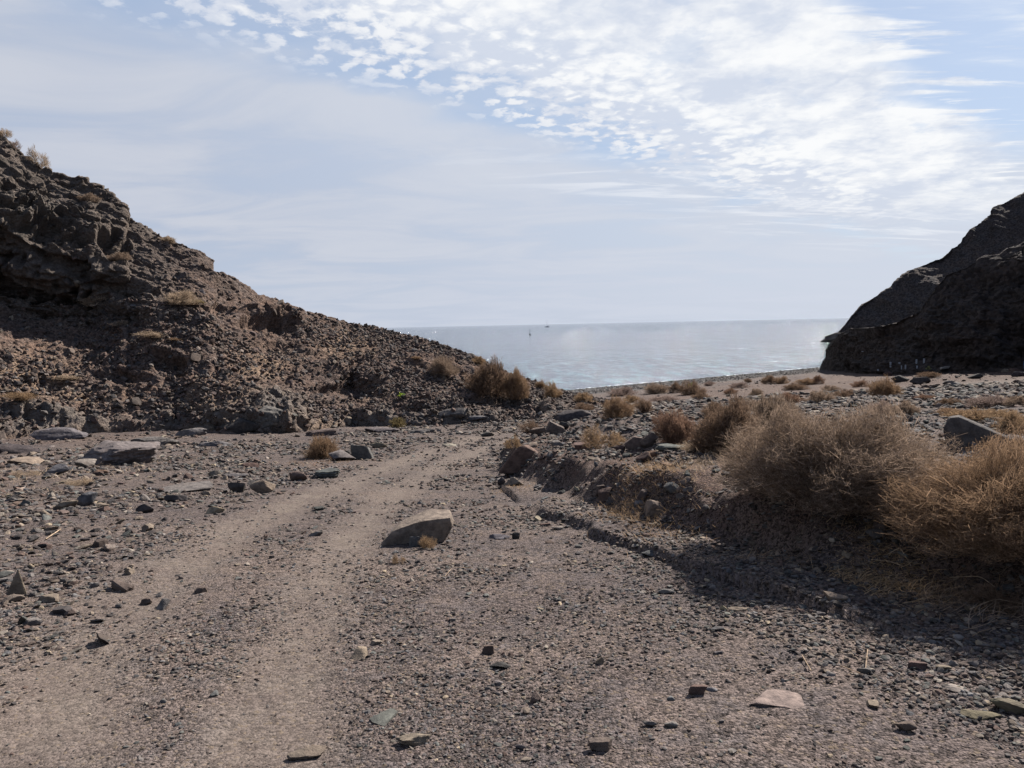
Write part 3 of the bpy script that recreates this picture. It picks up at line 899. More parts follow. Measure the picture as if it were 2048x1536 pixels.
ROCKS = [
 # px, base y, w, h, tone, label, options
 (831, 1093, 24, 22, 'blue', 'small blue grey stone leaning against the front of the large boulder on the track', dict(th=0.85, box=1, cuts=5)),
 (655, 957, 50, 24, 'green', 'flat layered grey green stone below the orange bush left of the track', dict(th=0.36, layers=0.05, cuts=7)),
 (597, 962, 34, 20, 'brown', 'rounded brown stone beside the layered green stone left of the track', dict(th=0.55)),
 (526, 986, 48, 27, 'tan', 'pale tan angular rock with a hollow underside at the left edge of the track', dict(th=0.5, cuts=8)),
 (474, 985, 32, 20, 'dark', 'dark stone just left of the pale tan angular rock', dict(th=0.6)),
 (726, 919, 46, 32, 'green', 'dark greenish block right of the orange bush by the track', dict(th=0.66, box=0.8, cuts=8)),
 (686, 922, 56, 26, 'grey', 'sloping grey stone between the orange bush and the dark greenish block', dict(th=0.35, tilt=(0, 0.25))),
 (757, 896, 34, 12, 'tan', 'small pale stone behind the dark greenish block', dict(th=0.4)),
 (432, 1026, 34, 13, 'cream', 'small cream coloured flat stone at the left rim of the track', dict(th=0.36)),
 (290, 1026, 30, 17, 'dark', 'small dark brown lump on the left gravel', dict(th=0.55)),
 (352, 1003, 40, 13, 'dark', 'low dark stone left of the track near the long flat slab', dict(th=0.3)),
 (372, 984, 96, 20, 'grey', 'long flat grey slab half buried left of the track', dict(th=0.1, sink=0.45)),
 (240, 930, 140, 58, 'grey', 'broad rounded grey outcrop at the foot of the left slope', dict(th=0.30, sub=4, cuts=26, nz=0.16, sink=0.35, cat='outcrop', name='outcrop')),
 (172, 938, 36, 22, 'pink', 'pinkish stone left of the broad grey outcrop', dict(th=0.4)),
 (112, 950, 42, 20, 'blue', 'bluish grey wedge left of the pinkish stone', dict(th=0.42, cuts=6)),
 (52, 930, 56, 20, 'tan', 'tan flat slab near the left edge below the slope', dict(th=0.22)),
 (202, 950, 26, 10, 'orange', 'small orange stone in front of the broad grey outcrop', dict(th=0.35)),
 (175, 1012, 34, 24, 'blue', 'bluish grey upright chip on the left gravel', dict(th=0.7)),
 (132, 1018, 38, 14, 'tan', 'tan stone with a dark side beside the bluish grey chip', dict(th=0.4)),
 (430, 953, 22, 12, 'pink', 'small rounded pinkish stone above the long flat grey slab', dict(th=0.5)),
 (470, 956, 50, 10, 'grey', 'thin flat grey stone right of the small pinkish stone', dict(th=0.16)),
 (500, 936, 34, 10, 'red', 'low reddish stone left of the orange bush', dict(th=0.28)),
 (631, 1072, 28, 9, 'grey', 'small flat grey stone alone between the wheel ruts', dict(th=0.3)),
 (33, 1190, 30, 44, 'tan', 'small standing stone pointing upward at the left edge', dict(th=1.42, cuts=7, sink=0.1, cat='standing stone', planes=(np.array([[0.97, 0, 0.22], [-0.90, 0, 0.42], [0, -1, 0.1], [0, 1, 0.3], [0, 0, -1], [0.5, -0.8, 0.1]]), np.array([0.34, 0.33, 0.36, 0.4, 0.85, 0.42])))),
 (28, 1205, 34, 15, 'tan', 'tan stone lying at the foot of the small standing stone', dict(th=0.35)),
 (719, 1322, 31, 26, 'cream', 'yellowish round flat stone tilted toward the camera on the near gravel', dict(th=0.35, tilt=(0.5, 0.2), cuts=8)),
 (976, 1309, 26, 19, 'red', 'dark reddish block with a flat top on the near gravel', dict(th=0.65, box=1, cuts=4)),
 (1000, 1340, 44, 16, 'dark', 'thin dark stone in front of the dark reddish block', dict(th=0.25)),
 (1107, 869, 44, 30, 'brown', 'pointed brown rock on the far left end of the bank', dict(th=0.6, cuts=7, planes=(np.array([[0.45, 0, 0.9], [-0.9, 0, 0.42], [0, -1, 0.2], [0, 1, 0.2], [1, 0, 0], [0, 0, -1], [-0.6, -0.6, 0.5]]), np.array([0.5, 0.6, 0.6, 0.6, 0.9, 0.6, 0.7])))),
 (1128, 860, 22, 18, 'dark', 'small dark rock right behind the pointed brown rock', dict(th=0.7)),
 (1076, 870, 34, 14, 'red', 'low reddish rock left of the pointed brown rock', dict(th=0.4)),
 (1114, 895, 24, 16, 'grey', 'small grey stone below the pointed brown rock on the bank', dict(th=0.55)),
 (1307, 1034, 40, 38, 'tan', 'pale blocky stone with a smooth sloping top at the foot of the bank', dict(th=0.72, box=0.7, cuts=7, dep=0.8)),
 (1213, 1003, 34, 26, 'red', 'red brown block at the foot of the bank', dict(th=0.75, box=1, cuts=4)),
 (1200, 993, 18, 22, 'brown', 'narrow brown block touching the red brown block on its left', dict(th=1.0, box=1, cuts=3)),
 (1272, 897, 46, 24, 'brown', 'left one of the two brown boulders side by side on top of the bank', dict(th=0.5, cuts=9)),
 (1298, 895, 36, 30, 'brown', 'taller right one of the two brown boulders on top of the bank', dict(th=0.75, cuts=9)),
 (1288, 927, 34, 24, 'red', 'dark red rock below the two brown boulders', dict(th=0.62, cuts=7)),
 (1305, 915, 26, 15, 'orange', 'orange brown rock touching the dark red rock', dict(th=0.5)),
 (1334, 935, 24, 13, 'orange', 'small flat orange rock among dry grass on the bank', dict(th=0.25)),
 (1340, 903, 60, 20, 'green', 'grey green flat stones on the crest of the bank right of the boulders', dict(th=0.25, layers=0.05)),
 (1395, 901, 40, 22, 'grey', 'grey rounded rock on the bank crest left of the big bush', dict(th=0.5)),
 (1452, 905, 44, 18, 'brown', 'brown slab touching the left side of the big bush', dict(th=0.3, box=1, cuts=4)),
 (1345, 990, 36, 18, 'blue', 'angular bluish stone behind the pale blocky stone', dict(th=0.5)),
 (1285, 1005, 26, 26, 'brown', 'brown stone behind the left side of the pale blocky stone', dict(th=0.8)),
 (1240, 905, 22, 14, 'red', 'small reddish rock left of the two brown boulders', dict(th=0.6)),
 (1165, 902, 36, 18, 'red', 'flat reddish slab below the thin tan bush on the bank', dict(th=0.35, box=1, cuts=4)),
 (1003, 971, 16, 16, 'dark', 'small round dark stone at the left end of the bank foot', dict(th=0.9)),
 (1028, 972, 42, 20, 'tan', 'pale tan stone under the large tilted slab', dict(th=0.4)),
 (900, 892, 32, 8, 'pale', 'flat pale rock showing through the track', dict(th=0.12, sink=0.4)),
 (1000, 1079, 44, 14, 'blue', 'flat blue grey stone half buried right of the large boulder', dict(th=0.2, sink=0.35)),
 (1032, 1078, 16, 13, 'dark', 'small dark chip at the right end of the half buried flat stone', dict(th=0.8)),
 (975, 873, 30, 10, 'grey', 'small grey rock at the bend of the track below the slope', dict(th=0.3)),
 (1925, 890, 46, 30, 'brown', 'brown rock against the left end of the big dark slab', dict(th=0.6)),
 (1885, 888, 22, 10, 'pale', 'small pale stone left of the big dark slab', dict(th=0.35)),
 (2030, 892, 46, 20, 'grey', 'grey slab at the right edge beside the big dark slab', dict(th=0.3)),
 (1332, 1187, 34, 9, 'grey', 'thin flat grey stone alone on the gravel below the ledge', dict(th=0.22)),
 (1671, 1202, 42, 16, 'tan', 'low wedge shaped tan stone in front of the big bush shadow', dict(th=0.32, cuts=6)),
 (1556, 1412, 94, 34, 'pink', 'large flat pinkish stone on the near gravel right of centre', dict(th=0.055, cuts=9, cat='slab')),
 (1396, 1390, 34, 18, 'red', 'reddish block on the near gravel left of the flat pinkish stone', dict(th=0.45, box=1, cuts=4)),
 (1422, 1383, 24, 8, 'blue', 'thin bluish stone touching the reddish block', dict(th=0.25)),
 (1200, 1503, 44, 24, 'brown', 'grey brown block near the bottom centre of the gravel', dict(th=0.45, box=1, cuts=4)),
 (828, 1492, 66, 27, 'tan', 'pitted tan rock near the bottom left of centre', dict(th=0.25, nz=0.12, cuts=14)),
 (768, 1450, 52, 34, 'green', 'flat triangular grey green stone above the pitted tan rock', dict(th=0.10, cuts=6)),
 (615, 1520, 70, 24, 'tan', 'flat tan rock at the bottom edge beside the right rut', dict(th=0.16, nz=0.09)),
 (1072, 1406, 22, 24, 'brown', 'small brown stone standing on edge on the near gravel', dict(th=0.8, cuts=6)),
 (1053, 1430, 14, 16, 'tan', 'small tan chip below the brown stone standing on edge', dict(th=0.7)),
 (1745, 1417, 20, 22, 'tan', 'square pale tan chip right of the flat pinkish stone', dict(th=0.4, box=1, cuts=3)),
 (1908, 1384, 46, 18, 'pale', 'flat pale stone on the gravel near the right edge', dict(th=0.12)),
 (1200, 1328, 16, 14, 'cream', 'small round cream pebble alone on the near gravel', dict(th=0.8)),
 (1835, 1337, 30, 15, 'red', 'small reddish slab below the shadow of the right bush', dict(th=0.35, box=1, cuts=4)),
 (1888, 1342, 26, 12, 'tan', 'tan stone right of the small reddish slab', dict(th=0.3)),
 (1728, 1347, 24, 13, 'grey', 'grey stone with a pale stick leaning on it', dict(th=0.4)),
 (1812, 1462, 34, 16, 'brown', 'brown lump near the bottom right corner of the gravel', dict(th=0.4)),
 (2022, 1428, 60, 22, 'mossy', 'mossy yellowish rock at the right edge near the bottom', dict(th=0.35, nz=0.1)),
 (1960, 1440, 60, 20, 'mossy', 'mottled flat stone left of the mossy rock', dict(th=0.12, nz=0.1)),
 (1435, 1262, 26, 10, 'blue', 'small bluish flat stone on the gravel below the bush shadow', dict(th=0.25)),
 (1475, 1222, 34, 8, 'tan', 'thin tan flake below the shadow of the big bush', dict(th=0.15)),
 (1447, 1222, 14, 12, 'cream', 'small round tan pebble left of the thin tan flake', dict(th=0.8)),
 (1342, 1455, 26, 11, 'grey', 'pale grey stone above the bottom edge between the larger blocks', dict(th=0.35)),
 (1300, 1455, 28, 12, 'grey', 'grey stone just above the grey brown bottom block', dict(th=0.35)),
 (1115, 1060, 26, 10, 'pale', 'small pale flat stone lying inside the washed out ledge', dict(th=0.25)),
 (1300, 1115, 34, 14, 'blue', 'bluish slab sticking out of the washed out ledge', dict(th=0.25)),
 (1040, 1500, 20, 10, 'grey', 'little grey stone left of the grey brown bottom block', dict(th=0.4)),
 (520, 862, 30, 8, 'brown', 'low brown stone at the foot of the left slope by the grey ledge', dict(th=0.3)),
 (663, 855, 22, 6, 'pale', 'small pale grey stone at the slope foot above the orange bush', dict(th=0.3)),
 (478, 866, 74, 30, 'dark', 'dark jagged rock at the foot of the slope above the flat ground', dict(th=0.38, cuts=14, nz=0.1, cat='outcrop', name='outcrop')),
 (545, 846, 96, 40, 'grey', 'grey lumpy outcrop on the lower left slope', dict(th=0.34, cuts=26, nz=0.18, sub=4, sink=0.4, cat='outcrop', name='outcrop')),
 (380, 872, 60, 14, 'grey', 'low grey ledge rock between the broad outcrop and the dark jagged rock', dict(th=0.25, nz=0.1)),
 (120, 880, 90, 22, 'blue', 'blue grey ledge rock at the slope foot near the left edge', dict(th=0.25, nz=0.12, cuts=16)),
 (905, 838, 70, 24, 'grey', 'smooth grey outcrop at the slope foot near the bend', dict(th=0.3, nz=0.1, cuts=16, cat='outcrop', name='outcrop')),
 (950, 845, 60, 18, 'blue', 'blue grey streaked outcrop right of the smooth one at the bend', dict(th=0.25, nz=0.1, cuts=14, cat='outcrop', name='outcrop')),
 (1150, 838, 90, 20, 'dark', 'dark long ledge rock at the tip of the left slope', dict(th=0.22, nz=0.1, cuts=14, cat='outcrop', name='outcrop')),
 (310, 890, 84, 20, 'grey', 'low flaky grey ledge right of the broad grey outcrop', dict(th=0.2, nz=0.14, cuts=20, sink=0.4, cat='outcrop', name='outcrop')),
 (645, 872, 66, 13, 'brown', 'low brown ledge rock on the gravel above the round orange shrub', dict(th=0.18, nz=0.14, cuts=18, sink=0.4, cat='outcrop', name='outcrop')),
 (25, 908, 80, 22, 'dark', 'low dark ledge at the left edge above the tan slab', dict(th=0.22, nz=0.14, cuts=18, sink=0.4, cat='outcrop', name='outcrop')),
 (840, 866, 60, 12, 'grey', 'thin grey ledge in front of the smooth grey outcrop near the bend', dict(th=0.14, nz=0.12, cuts=18, sink=0.4, cat='outcrop', name='outcrop')),
 (430, 893, 60, 12, 'blue', 'thin bluish ledge on the gravel below the dark jagged rock', dict(th=0.16, nz=0.12, cuts=18, sink=0.4, cat='outcrop', name='outcrop')),
 (765, 865, 70, 16, 'grey', 'flat grey bedrock at the slope foot left of the olive bush', dict(th=0.16, nz=0.08)),
]
for (px, by, w_, h_, tone, lab, kw) in ROCKS:
    kw = dict(kw)
    if 'planes' in kw:
        pn, po = kw['planes']
        pn = pn / np.linalg.norm(pn, axis=1)[:, None]
        kw['planes'] = (pn, po)
    place_rock(px, by, w_, h_, tone, lab, kw.pop('cat', 'rock'), **kw)

# ---- many similar loose stones, each an object of its own; alike stones share ten meshes
PROTO = [rock_mesh('stone', 900 + i, 2, (1, [0.9, 0.7, 1.0, 0.8][i % 4], [0.55, 0.35, 0.7, 0.25, 0.5][i % 5]), 9, 0.06, M_ROCK, box=0.7 if i % 3 == 0 else 0) for i in range(12)]
ANCH = [(838, 1060, 'the large track boulder'), (645, 905, 'the round orange shrub by the track'), (526, 980, 'the tan angular rock'), (372, 978, 'the long flat slab'), (240, 900, 'the broad grey outcrop'),
 (52, 925, 'the tan slab at the left edge'), (33, 1170, 'the standing stone'), (719, 1310, 'the yellowish tilted stone'), (976, 1300, 'the dark reddish block'), (1036, 920, 'the large tilted slab'),
 (1107, 858, 'the pointed brown rock'), (1307, 1015, 'the pale blocky stone'), (1213, 990, 'the red brown block'), (1285, 885, 'the two bank boulders'), (1556, 1400, 'the pinkish flat stone'),
 (1200, 1495, 'the bottom centre block'), (828, 1480, 'the pitted tan rock'), (768, 1440, 'the triangular green stone'), (615, 1515, 'the flat rock at the bottom edge'), (1908, 1380, 'the flat pale stone at right'),
 (2022, 1420, 'the mossy rock'), (1332, 1183, 'the thin grey stone below the ledge'), (1671, 1195, 'the low wedge stone'), (1000, 1075, 'the half buried blue stone'), (432, 1020, 'the cream stone by the rut'),
 (1945, 880, 'the big dark field slab'), (1640, 950, 'the largest shrub'), (1205, 880, 'the thin tan bank shrub'), (1352, 860, 'the reddish bank shrub'), (545, 820, 'the grey lumpy outcrop'),
 (478, 850, 'the dark jagged rock'), (365, 600, 'the pale straw shrub on the slope'), (545, 660, 'the dark hollow in the slope'), (803, 792, 'the bright green slope plant'), (985, 765, 'the dense slope shrub'),
 (885, 740, 'the pale brown slope shrub'), (300, 672, 'the low pale slope shrub'), (192, 606, 'the shrub under the crag'), (135, 765, 'the low straw slope shrub'), (35, 800, 'the straw shrub at the left edge'),
 (1384, 780, 'the shrub with the yellow sprig'), (1768, 785, 'the round orange far shrub'), (1790, 825, 'the two grey field shrubs'), (1745, 1410, 'the square tan chip'), (1396, 1385, 'the reddish near block'),
 (175, 1005, 'the bluish upright chip'), (290, 1020, 'the dark brown lump'), (655, 945, 'the layered green stone'), (1200, 1325, 'the round cream pebble'), (1435, 1258, 'the bluish flat stone'), (700, 783, 'the long overhang on the slope'),
 (631, 1070, 'the lone flat stone between the ruts'), (1835, 1335, 'the small reddish slab'), (1072, 1395, 'the brown stone on edge'), (1230, 820, 'the shrub at the slope tip'), (1580, 795, 'the reddish field shrub')]
USED = set()
TW = {'grey': 'grey', 'dark': 'dark', 'green': 'greenish grey', 'blue': 'bluish grey', 'tan': 'tan', 'pale': 'pale', 'red': 'reddish', 'orange': 'orange', 'brown': 'brown', 'pink': 'pinkish', 'cream': 'cream', 'mossy': 'mossy'}
def stone_label(px, py, tone, spx, shp, noun):
    def dirw(ax, ay):
        dx_, dy_ = px - ax, (py - ay) * 1.6
        if abs(dx_) > 2.2 * abs(dy_): return 'left of' if dx_ < 0 else 'right of'
        if abs(dy_) > 2.2 * abs(dx_): return 'in front of' if dy_ > 0 else 'behind'
        return ('in front and ' if dy_ > 0 else 'behind and ') + ('left of' if dx_ < 0 else 'right of')
    size = 'small' if spx < 13 else ('fist sized' if spx < 17 else 'larger')
    order = sorted(ANCH, key=lambda a: math.hypot(px - a[0], (py - a[1]) * 1.6))[:4]
    for far_ in ('', 'farther '):
        for (ax, ay, nm) in order[:3]:
            for desc in (f'{size} {shp} {TW[tone]}',):
                l = f'{desc} {noun} {far_}{dirw(ax, ay)} {nm}'
                if l not in USED and len(l.split()) <= 16:
                    USED.add(l)
                    return l
    ax, ay, nm = order[0]; bx, by_, nb = order[1]
    l = f'{TW[tone]} {noun} between {nm} and {nb}'
    k = 0
    for pre in ('', 'small ', 'flat ', 'angular ', 'half buried '):
        if pre + l not in USED and len((pre + l).split()) <= 16:
            USED.add(pre + l); return pre + l
    return l
def loose(n, region, sizes, tones, label, group, embed=0.3):
    rg = np.random.default_rng(abs(hash(len(label) * 131 + n)) % 100000)
    k = 0
    tries = 0
    while k < n and tries < n * 12:
        tries += 1
        px, py = rg.uniform(region[0], region[2]), rg.uniform(region[1], region[3])
        h = cast(px, py)
        if h is None or h[3] == 3:
            continue
        loc, nrm, dist, which = h
        if loc.z < 0.5:
            continue
        if which == 0 and masks(np.array([loc.x]), np.array([loc.y]))[0] > 0.35:
            continue
        spx = sizes[0] + (sizes[1] - sizes[0]) * rg.random() ** 2.4
        s_ = spx * dist / F
        pi_ = int(rg.integers(0, 12))
        me = PROTO[pi_]
        tn_ = tones[rg.integers(0, len(tones))]
        o = link('stone', me)
        o.scale = (s_, s_ * rg.uniform(0.75, 1.1), s_ * rg.uniform(0.7, 1.1))
        q = nrm.to_track_quat('Z', 'Y')
        o.rotation_mode = 'QUATERNION'
        sp = Matrix.Rotation(rg.uniform(0, 6.28), 4, 'Z').to_quaternion()
        tl = Matrix.Rotation(rg.uniform(-0.25, 0.25), 4, 'X').to_quaternion()
        o.rotation_quaternion = q @ sp @ tl
        o.location = loc + nrm * s_ * (0.22 - embed * 0.5)
        o.color = (*jit(CTONE[tn_], rg, 0.2), 1)
        shp = 'flat' if pi_ % 5 in (1, 3) else ('blocky' if pi_ % 3 == 0 else 'angular')
        tag(o, stone_label(px, py, tn_, spx, shp, 'stone' if loc.z > 0 and which == 0 else 'hillside rock'), 'stone' if which == 0 else 'rock', group)
        k += 1
loose(52, (0, 1180, 2048, 1536), (10, 22), ['grey', 'grey', 'blue', 'brown', 'tan', 'pale', 'green'], 'small loose stone lying on the open gravel in the foreground', 'loose stones on the near gravel')
loose(62, (0, 870, 560, 1130), (9, 19), ['grey', 'tan', 'brown', 'green', 'pink', 'red', 'pale'], 'loose stone in the stony strip left of the track below the slope', 'loose stones left of the track')
loose(52, (1040, 870, 1460, 1110), (10, 24), ['grey', 'brown', 'green', 'red', 'blue', 'tan'], 'loose stone on or below the gravel bank right of the track', 'loose stones on the bank')
loose(26, (1100, 1090, 2048, 1230), (10, 18), ['grey', 'brown', 'tan', 'blue'], 'loose stone between the ledge and the shadows of the right bushes', 'loose stones below the right bushes')
loose(34, (1200, 775, 2048, 900), (9, 16), ['grey', 'dark', 'green', 'brown', 'pale'], 'stone in the rubble strewn field between the bank and the beach', 'stones in the field before the beach')
loose(60, (20, 560, 900, 850), (10, 22), ['brown', 'dark', 'grey', 'red', 'brown', 'tan'], 'loose rock resting on the left hillside', 'loose rocks on the hillside')

# ---- rocks in the water beyond the cliff foot
def plane_hit(px, py, z=0.0):
    d = ray(px, py)
    t = (z - CAMP[2]) / d[2]
    return CAMP + d * t
for (px, by, w_, h_, lab, sd_) in ((1672, 686, 34, 16, 'dark low rock in the sea beside the cliff with foam at its base', 3), (1652, 684, 18, 5, 'tiny flat sea rock left of the low rock beside the cliff', 8)):
    p = plane_hit(px, by)
    s_ = np.linalg.norm(p - CAMP) / F
    o = link('sea_rock', rock_mesh('sea_rock', sd_, 3, (w_ * s_, w_ * s_ * 0.8, h_ * s_ * 1.4), 12, 0.12))
    o.location = (p[0], p[1] + 1, h_ * s_ * 0.45)
    o.rotation_euler = (0, -0.2, 0.3)
    o.color = (*CTONE['dark'], 1)
    tag(o, lab, 'sea rock')

# ------------------------------------------------------------------ dry shrubs
def twig_arrays(seed, levels, k, R=1.0, lens=None, flat=0.9, w0=0.016, w1=0.0022, stems=14, gnarl=0.75):
    rg = np.random.default_rng(seed)
    n = stems
    az = rg.uniform(0, 2 * math.pi, n)
    el = np.arcsin(rg.uniform(0.08, 1, n))
    D = np.stack([np.cos(az) * np.cos(el), np.sin(az) * np.cos(el), np.sin(el)], 1)
    Pp = rg.normal(size=(n, 3)) * np.array([0.10, 0.10, 0.0]) * R
    lens = lens or [0.24, 0.21, 0.18, 0.15, 0.12, 0.09, 0.065, 0.045]
    segs = []
    for L in range(levels):
        ln = lens[L] * R * rg.uniform(0.6, 1.35, len(D))[:, None]
        E = Pp + D * ln
        E[:, 2] = np.maximum(E[:, 2], 0.01)
        wd = w0 * (w1 / w0) ** (L / max(1, levels - 1))
        segs.append((Pp, E, np.full(len(D), wd), np.full(len(D), L)))
        if L == levels - 1:
            break
        kk = k if L > 0 else k + 1
        D2 = np.repeat(D, kk, 0)
        P2 = np.repeat(E, kk, 0)
        # side shoots start part way along the parent
        back_ = rg.uniform(0, 0.7, len(D2))[:, None] * (rg.random(len(D2)) < 0.6)[:, None]
        P2 = P2 - np.repeat(D * ln, kk, 0) * back_
        rnd = rg.normal(size=D2.shape)
        outw = P2 / (np.linalg.norm(P2, axis=1)[:, None] + 1e-6)
        D2 = D2 * 0.48 + rnd * gnarl * 0.62 + outw * 0.22 + np.array([0, 0, 0.15])
        # lumpy dome: shoots die off beyond an uneven radius
        rad = np.linalg.norm(P2 / np.array([1, 1, flat]), axis=1)
        lim = R * (0.86 + 0.26 * vnoise(outw * 2.0 + seed, seed) + 0.14 * vnoise(outw * 6 + seed, seed + 3))
        ok = rad < lim
        D, Pp = D2[ok] / np.linalg.norm(D2[ok], axis=1)[:, None], P2[ok]
    return segs, rg

def ribbons(name, segs, rg, lv, curve=0.0):
    A_ = np.concatenate([s[0] for s in segs if s[3][0] in lv])
    B_ = np.concatenate([s[1] for s in segs if s[3][0] in lv])
    Wd = np.concatenate([s[2] for s in segs if s[3][0] in lv])
    Lv = np.concatenate([s[3] for s in segs if s[3][0] in lv])
    ax = B_ - A_
    r_ = rg.normal(size=ax.shape)
    sd_ = np.cross(ax, r_)
    sd_ /= np.linalg.norm(sd_, axis=1)[:, None] + 1e-9
    h = sd_ * Wd[:, None] * 0.5
    n = len(A_)
    V = np.stack([A_ - h, A_ + h, B_ + h * 0.7, B_ - h * 0.7], 1).reshape(-1, 3)
    Fq = np.arange(n * 4).reshape(-1, 4)
    me = mesh_np(name, V, Fq, M_TWIG, smooth=False)
    t = np.clip(rg.beta(1.6, 2.6, n) + (rg.random(n) < 0.10) * 0.7, 0, 1)
    fattr(me, 'tone', np.repeat(t, 4))
    return me

def tubes(name, segs, rg, lv, sides=4):
    A_ = np.concatenate([s[0] for s in segs if s[3][0] in lv])
    B_ = np.concatenate([s[1] for s in segs if s[3][0] in lv])
    Wd = np.concatenate([s[2] for s in segs if s[3][0] in lv])
    ax = B_ - A_
    ax /= np.linalg.norm(ax, axis=1)[:, None]
    a1 = np.cross(ax, rg.normal(size=ax.shape)); a1 /= np.linalg.norm(a1, axis=1)[:, None]
    a2 = np.cross(ax, a1)
    V, n = [], len(A_)
    for e, sc in ((A_, 0.5), (B_, 0.42)):
        for i in range(sides):
            t = 2 * math.pi * i / sides
            V.append(e + (a1 * math.cos(t) + a2 * math.sin(t)) * Wd[:, None] * sc)
    V = np.stack(V, 1).reshape(-1, 3)
    base = np.arange(n)[:, None] * sides * 2
    fq = np.stack([np.stack([base[:, 0] + i, base[:, 0] + (i + 1) % sides, base[:, 0] + sides + (i + 1) % sides, base[:, 0] + sides + i], 1) for i in range(sides)], 1).reshape(-1, 4)
    me = mesh_np(name, V, fq, M_TWIG)
    fattr(me, 'tone', np.repeat(rg.uniform(0.2, 0.7, n), sides * 2))
    return me

def shrub_proto(seed, levels, k, **kw):
    segs, rg = twig_arrays(seed, levels, k, **kw)
    def shape_(p_, hmax=1.0):
        t_ = np.clip(p_[:, 2] / 0.9, 0, 1.1)
        k_ = np.sqrt(np.clip(1.12 - 0.62 * t_ ** 2, 0.2, 2)) * (0.80 + 0.20 * np.sin(np.clip(t_ * 2.4, 0, 1.57)))
        u_ = p_ / (np.linalg.norm(p_, axis=1)[:, None] + 1e-6)
        l_ = 1 + 0.20 * vnoise(u_ * 2.6 + seed * 1.7, seed + 5) + 0.09 * vnoise(u_ * 6.5 + seed, seed + 6)
        return p_ * np.stack([k_ * l_, k_ * l_, l_], 1)
    segs = [(shape_(a_), shape_(b_), w_, l_) for a_, b_, w_, l_ in segs]
    allE = np.concatenate([q_[1] for q_ in segs])
    rr_ = np.percentile(np.hypot(allE[:, 0], allE[:, 1]), 97)
    zz_ = np.percentile(allE[:, 2], 98)
    segs = [(a_ / np.array([rr_, rr_, zz_]), b_ / np.array([rr_, rr_, zz_]), w_, l_) for a_, b_, w_, l_ in segs]
    cut_ = 3
    # small dry heads scattered on the outermost twigs
    E_ = np.concatenate([q_[1] for q_ in segs if q_[3][0] == levels - 1])
    pick = rg.random(len(E_)) < (0.22 if levels == 8 else 0.12)
    E_ = E_[pick]
    hs = kw.get('w1', 0.01) * (2.6 if levels == 8 else 1.6)
    e1 = rg.normal(size=E_.shape); e1 /= np.linalg.norm(e1, axis=1)[:, None]
    e2 = np.cross(e1, rg.normal(size=E_.shape)); e2 /= np.linalg.norm(e2, axis=1)[:, None]
    Vh = np.stack([E_ - e1 * hs, E_ - e2 * hs * 0.6, E_ + e1 * hs, E_ + e2 * hs * 0.6], 1).reshape(-1, 3)
    mh = mesh_np('seed_heads', Vh, np.arange(len(Vh)).reshape(-1, 4), M_TWIG, smooth=False)
    fattr(mh, 'tone', np.repeat(rg.uniform(0.7, 1.0, len(E_)), 4))
    return tubes('branches', segs, rg, set(range(cut_))), ribbons('twigs', segs, rg, set(range(cut_, levels))), mh
P_BIG = [shrub_proto(24, 8, 3, stems=26, gnarl=0.95, w1=0.0025), shrub_proto(27, 8, 3, stems=26, gnarl=0.95, w1=0.0025)]
P_MED = [shrub_proto(31 + i, 7, 3, stems=13, w0=0.02, w1=0.0075, lens=[0.25, 0.22, 0.2, 0.16, 0.12, 0.09, 0.07]) for i in range(3)]
P_SML = [shrub_proto(41 + i, 6, 3, stems=12, w0=0.03, w1=0.014, lens=[0.27, 0.24, 0.21, 0.17, 0.13, 0.1]) for i in range(3)]
P_THIN = [shrub_proto(51 + i, 6, 3, stems=11, w0=0.02, w1=0.007, lens=[0.3, 0.25, 0.2, 0.16, 0.12, 0.1]) for i in range(2)]

BT = {'brown': (0.105, 0.075, 0.056), 'greyb': (0.142, 0.110, 0.087), 'orange': (0.142, 0.099, 0.067), 'gold': (0.160, 0.114, 0.074), 'pale': (0.200, 0.160, 0.122),
      'olive': (0.120, 0.098, 0.052), 'dark': (0.080, 0.062, 0.050), 'straw': (0.270, 0.200, 0.125), 'red': (0.115, 0.075, 0.056), 'lilac': (0.135, 0.106, 0.096)}  # straw is a brightened pale: sunlight on that patch put into the colour
shrub_i = [0]
def shrub(px, by, wpx, hpx, tone, label, proto, group='dry shrubs', cat='shrub', zoff=0.0):
    h = cast(px, by)
    if h is None:
        # on the skyline: step down until the terrain is met
        for k in range(1, 60):
            h = cast(px, by + k)
            if h: break
    loc, nrm, dist, which = h
    s_ = dist / F
    rx = wpx * s_ / 2 / 0.96
    hz = hpx * s_ / 0.88
    dt = ray(px, by - hpx)
    zt = CAMP[2] + dt[2] / math.hypot(dt[0], dt[1]) * (math.hypot(loc.x, loc.y) + rx * 0.45)
    br, tw, hd = proto[shrub_i[0] % len(proto)]
    shrub_i[0] += 1
    root = bpy.data.objects.new('shrub', None)
    COL.objects.link(root)
    fwd = Vector((loc.x, loc.y, 0)).normalized()
    c_ = Vector(loc) + fwd * rx * 0.45
    g = drop(c_.x, c_.y)
    z0 = loc.z if (g is None or g[0].z > loc.z + 0.6 or g[0].z < loc.z - 0.5) else g[0].z
    hz = max((zt - z0) * 0.98, hz * 0.45)
    root.location = (c_.x, c_.y, z0 - 0.02 + zoff)
    # taller as it stands further back on the ground
    root.scale = (rx, rx, hz)
    rg = np.random.default_rng(int(px * 3 + by))
    root.rotation_euler = (0, 0, rg.uniform(0, 6.28))
    tag(root, label, cat, group)
    for nm, me_ in ((('branches', br), ('twigs', tw), ('seed_heads', hd)) if wpx >= 40 else (('branches', br), ('twigs', tw))):
        o = link(nm, me_, root)
        c0 = BT[tone]
        kx = 1 + rg.uniform(-0.07, 0.07)
        f_ = 1.0 if nm == 'twigs' else 1.15
        o.color = (c0[0] * kx * f_, c0[1] * kx * f_, c0[2] * kx * f_, 1)
    return root

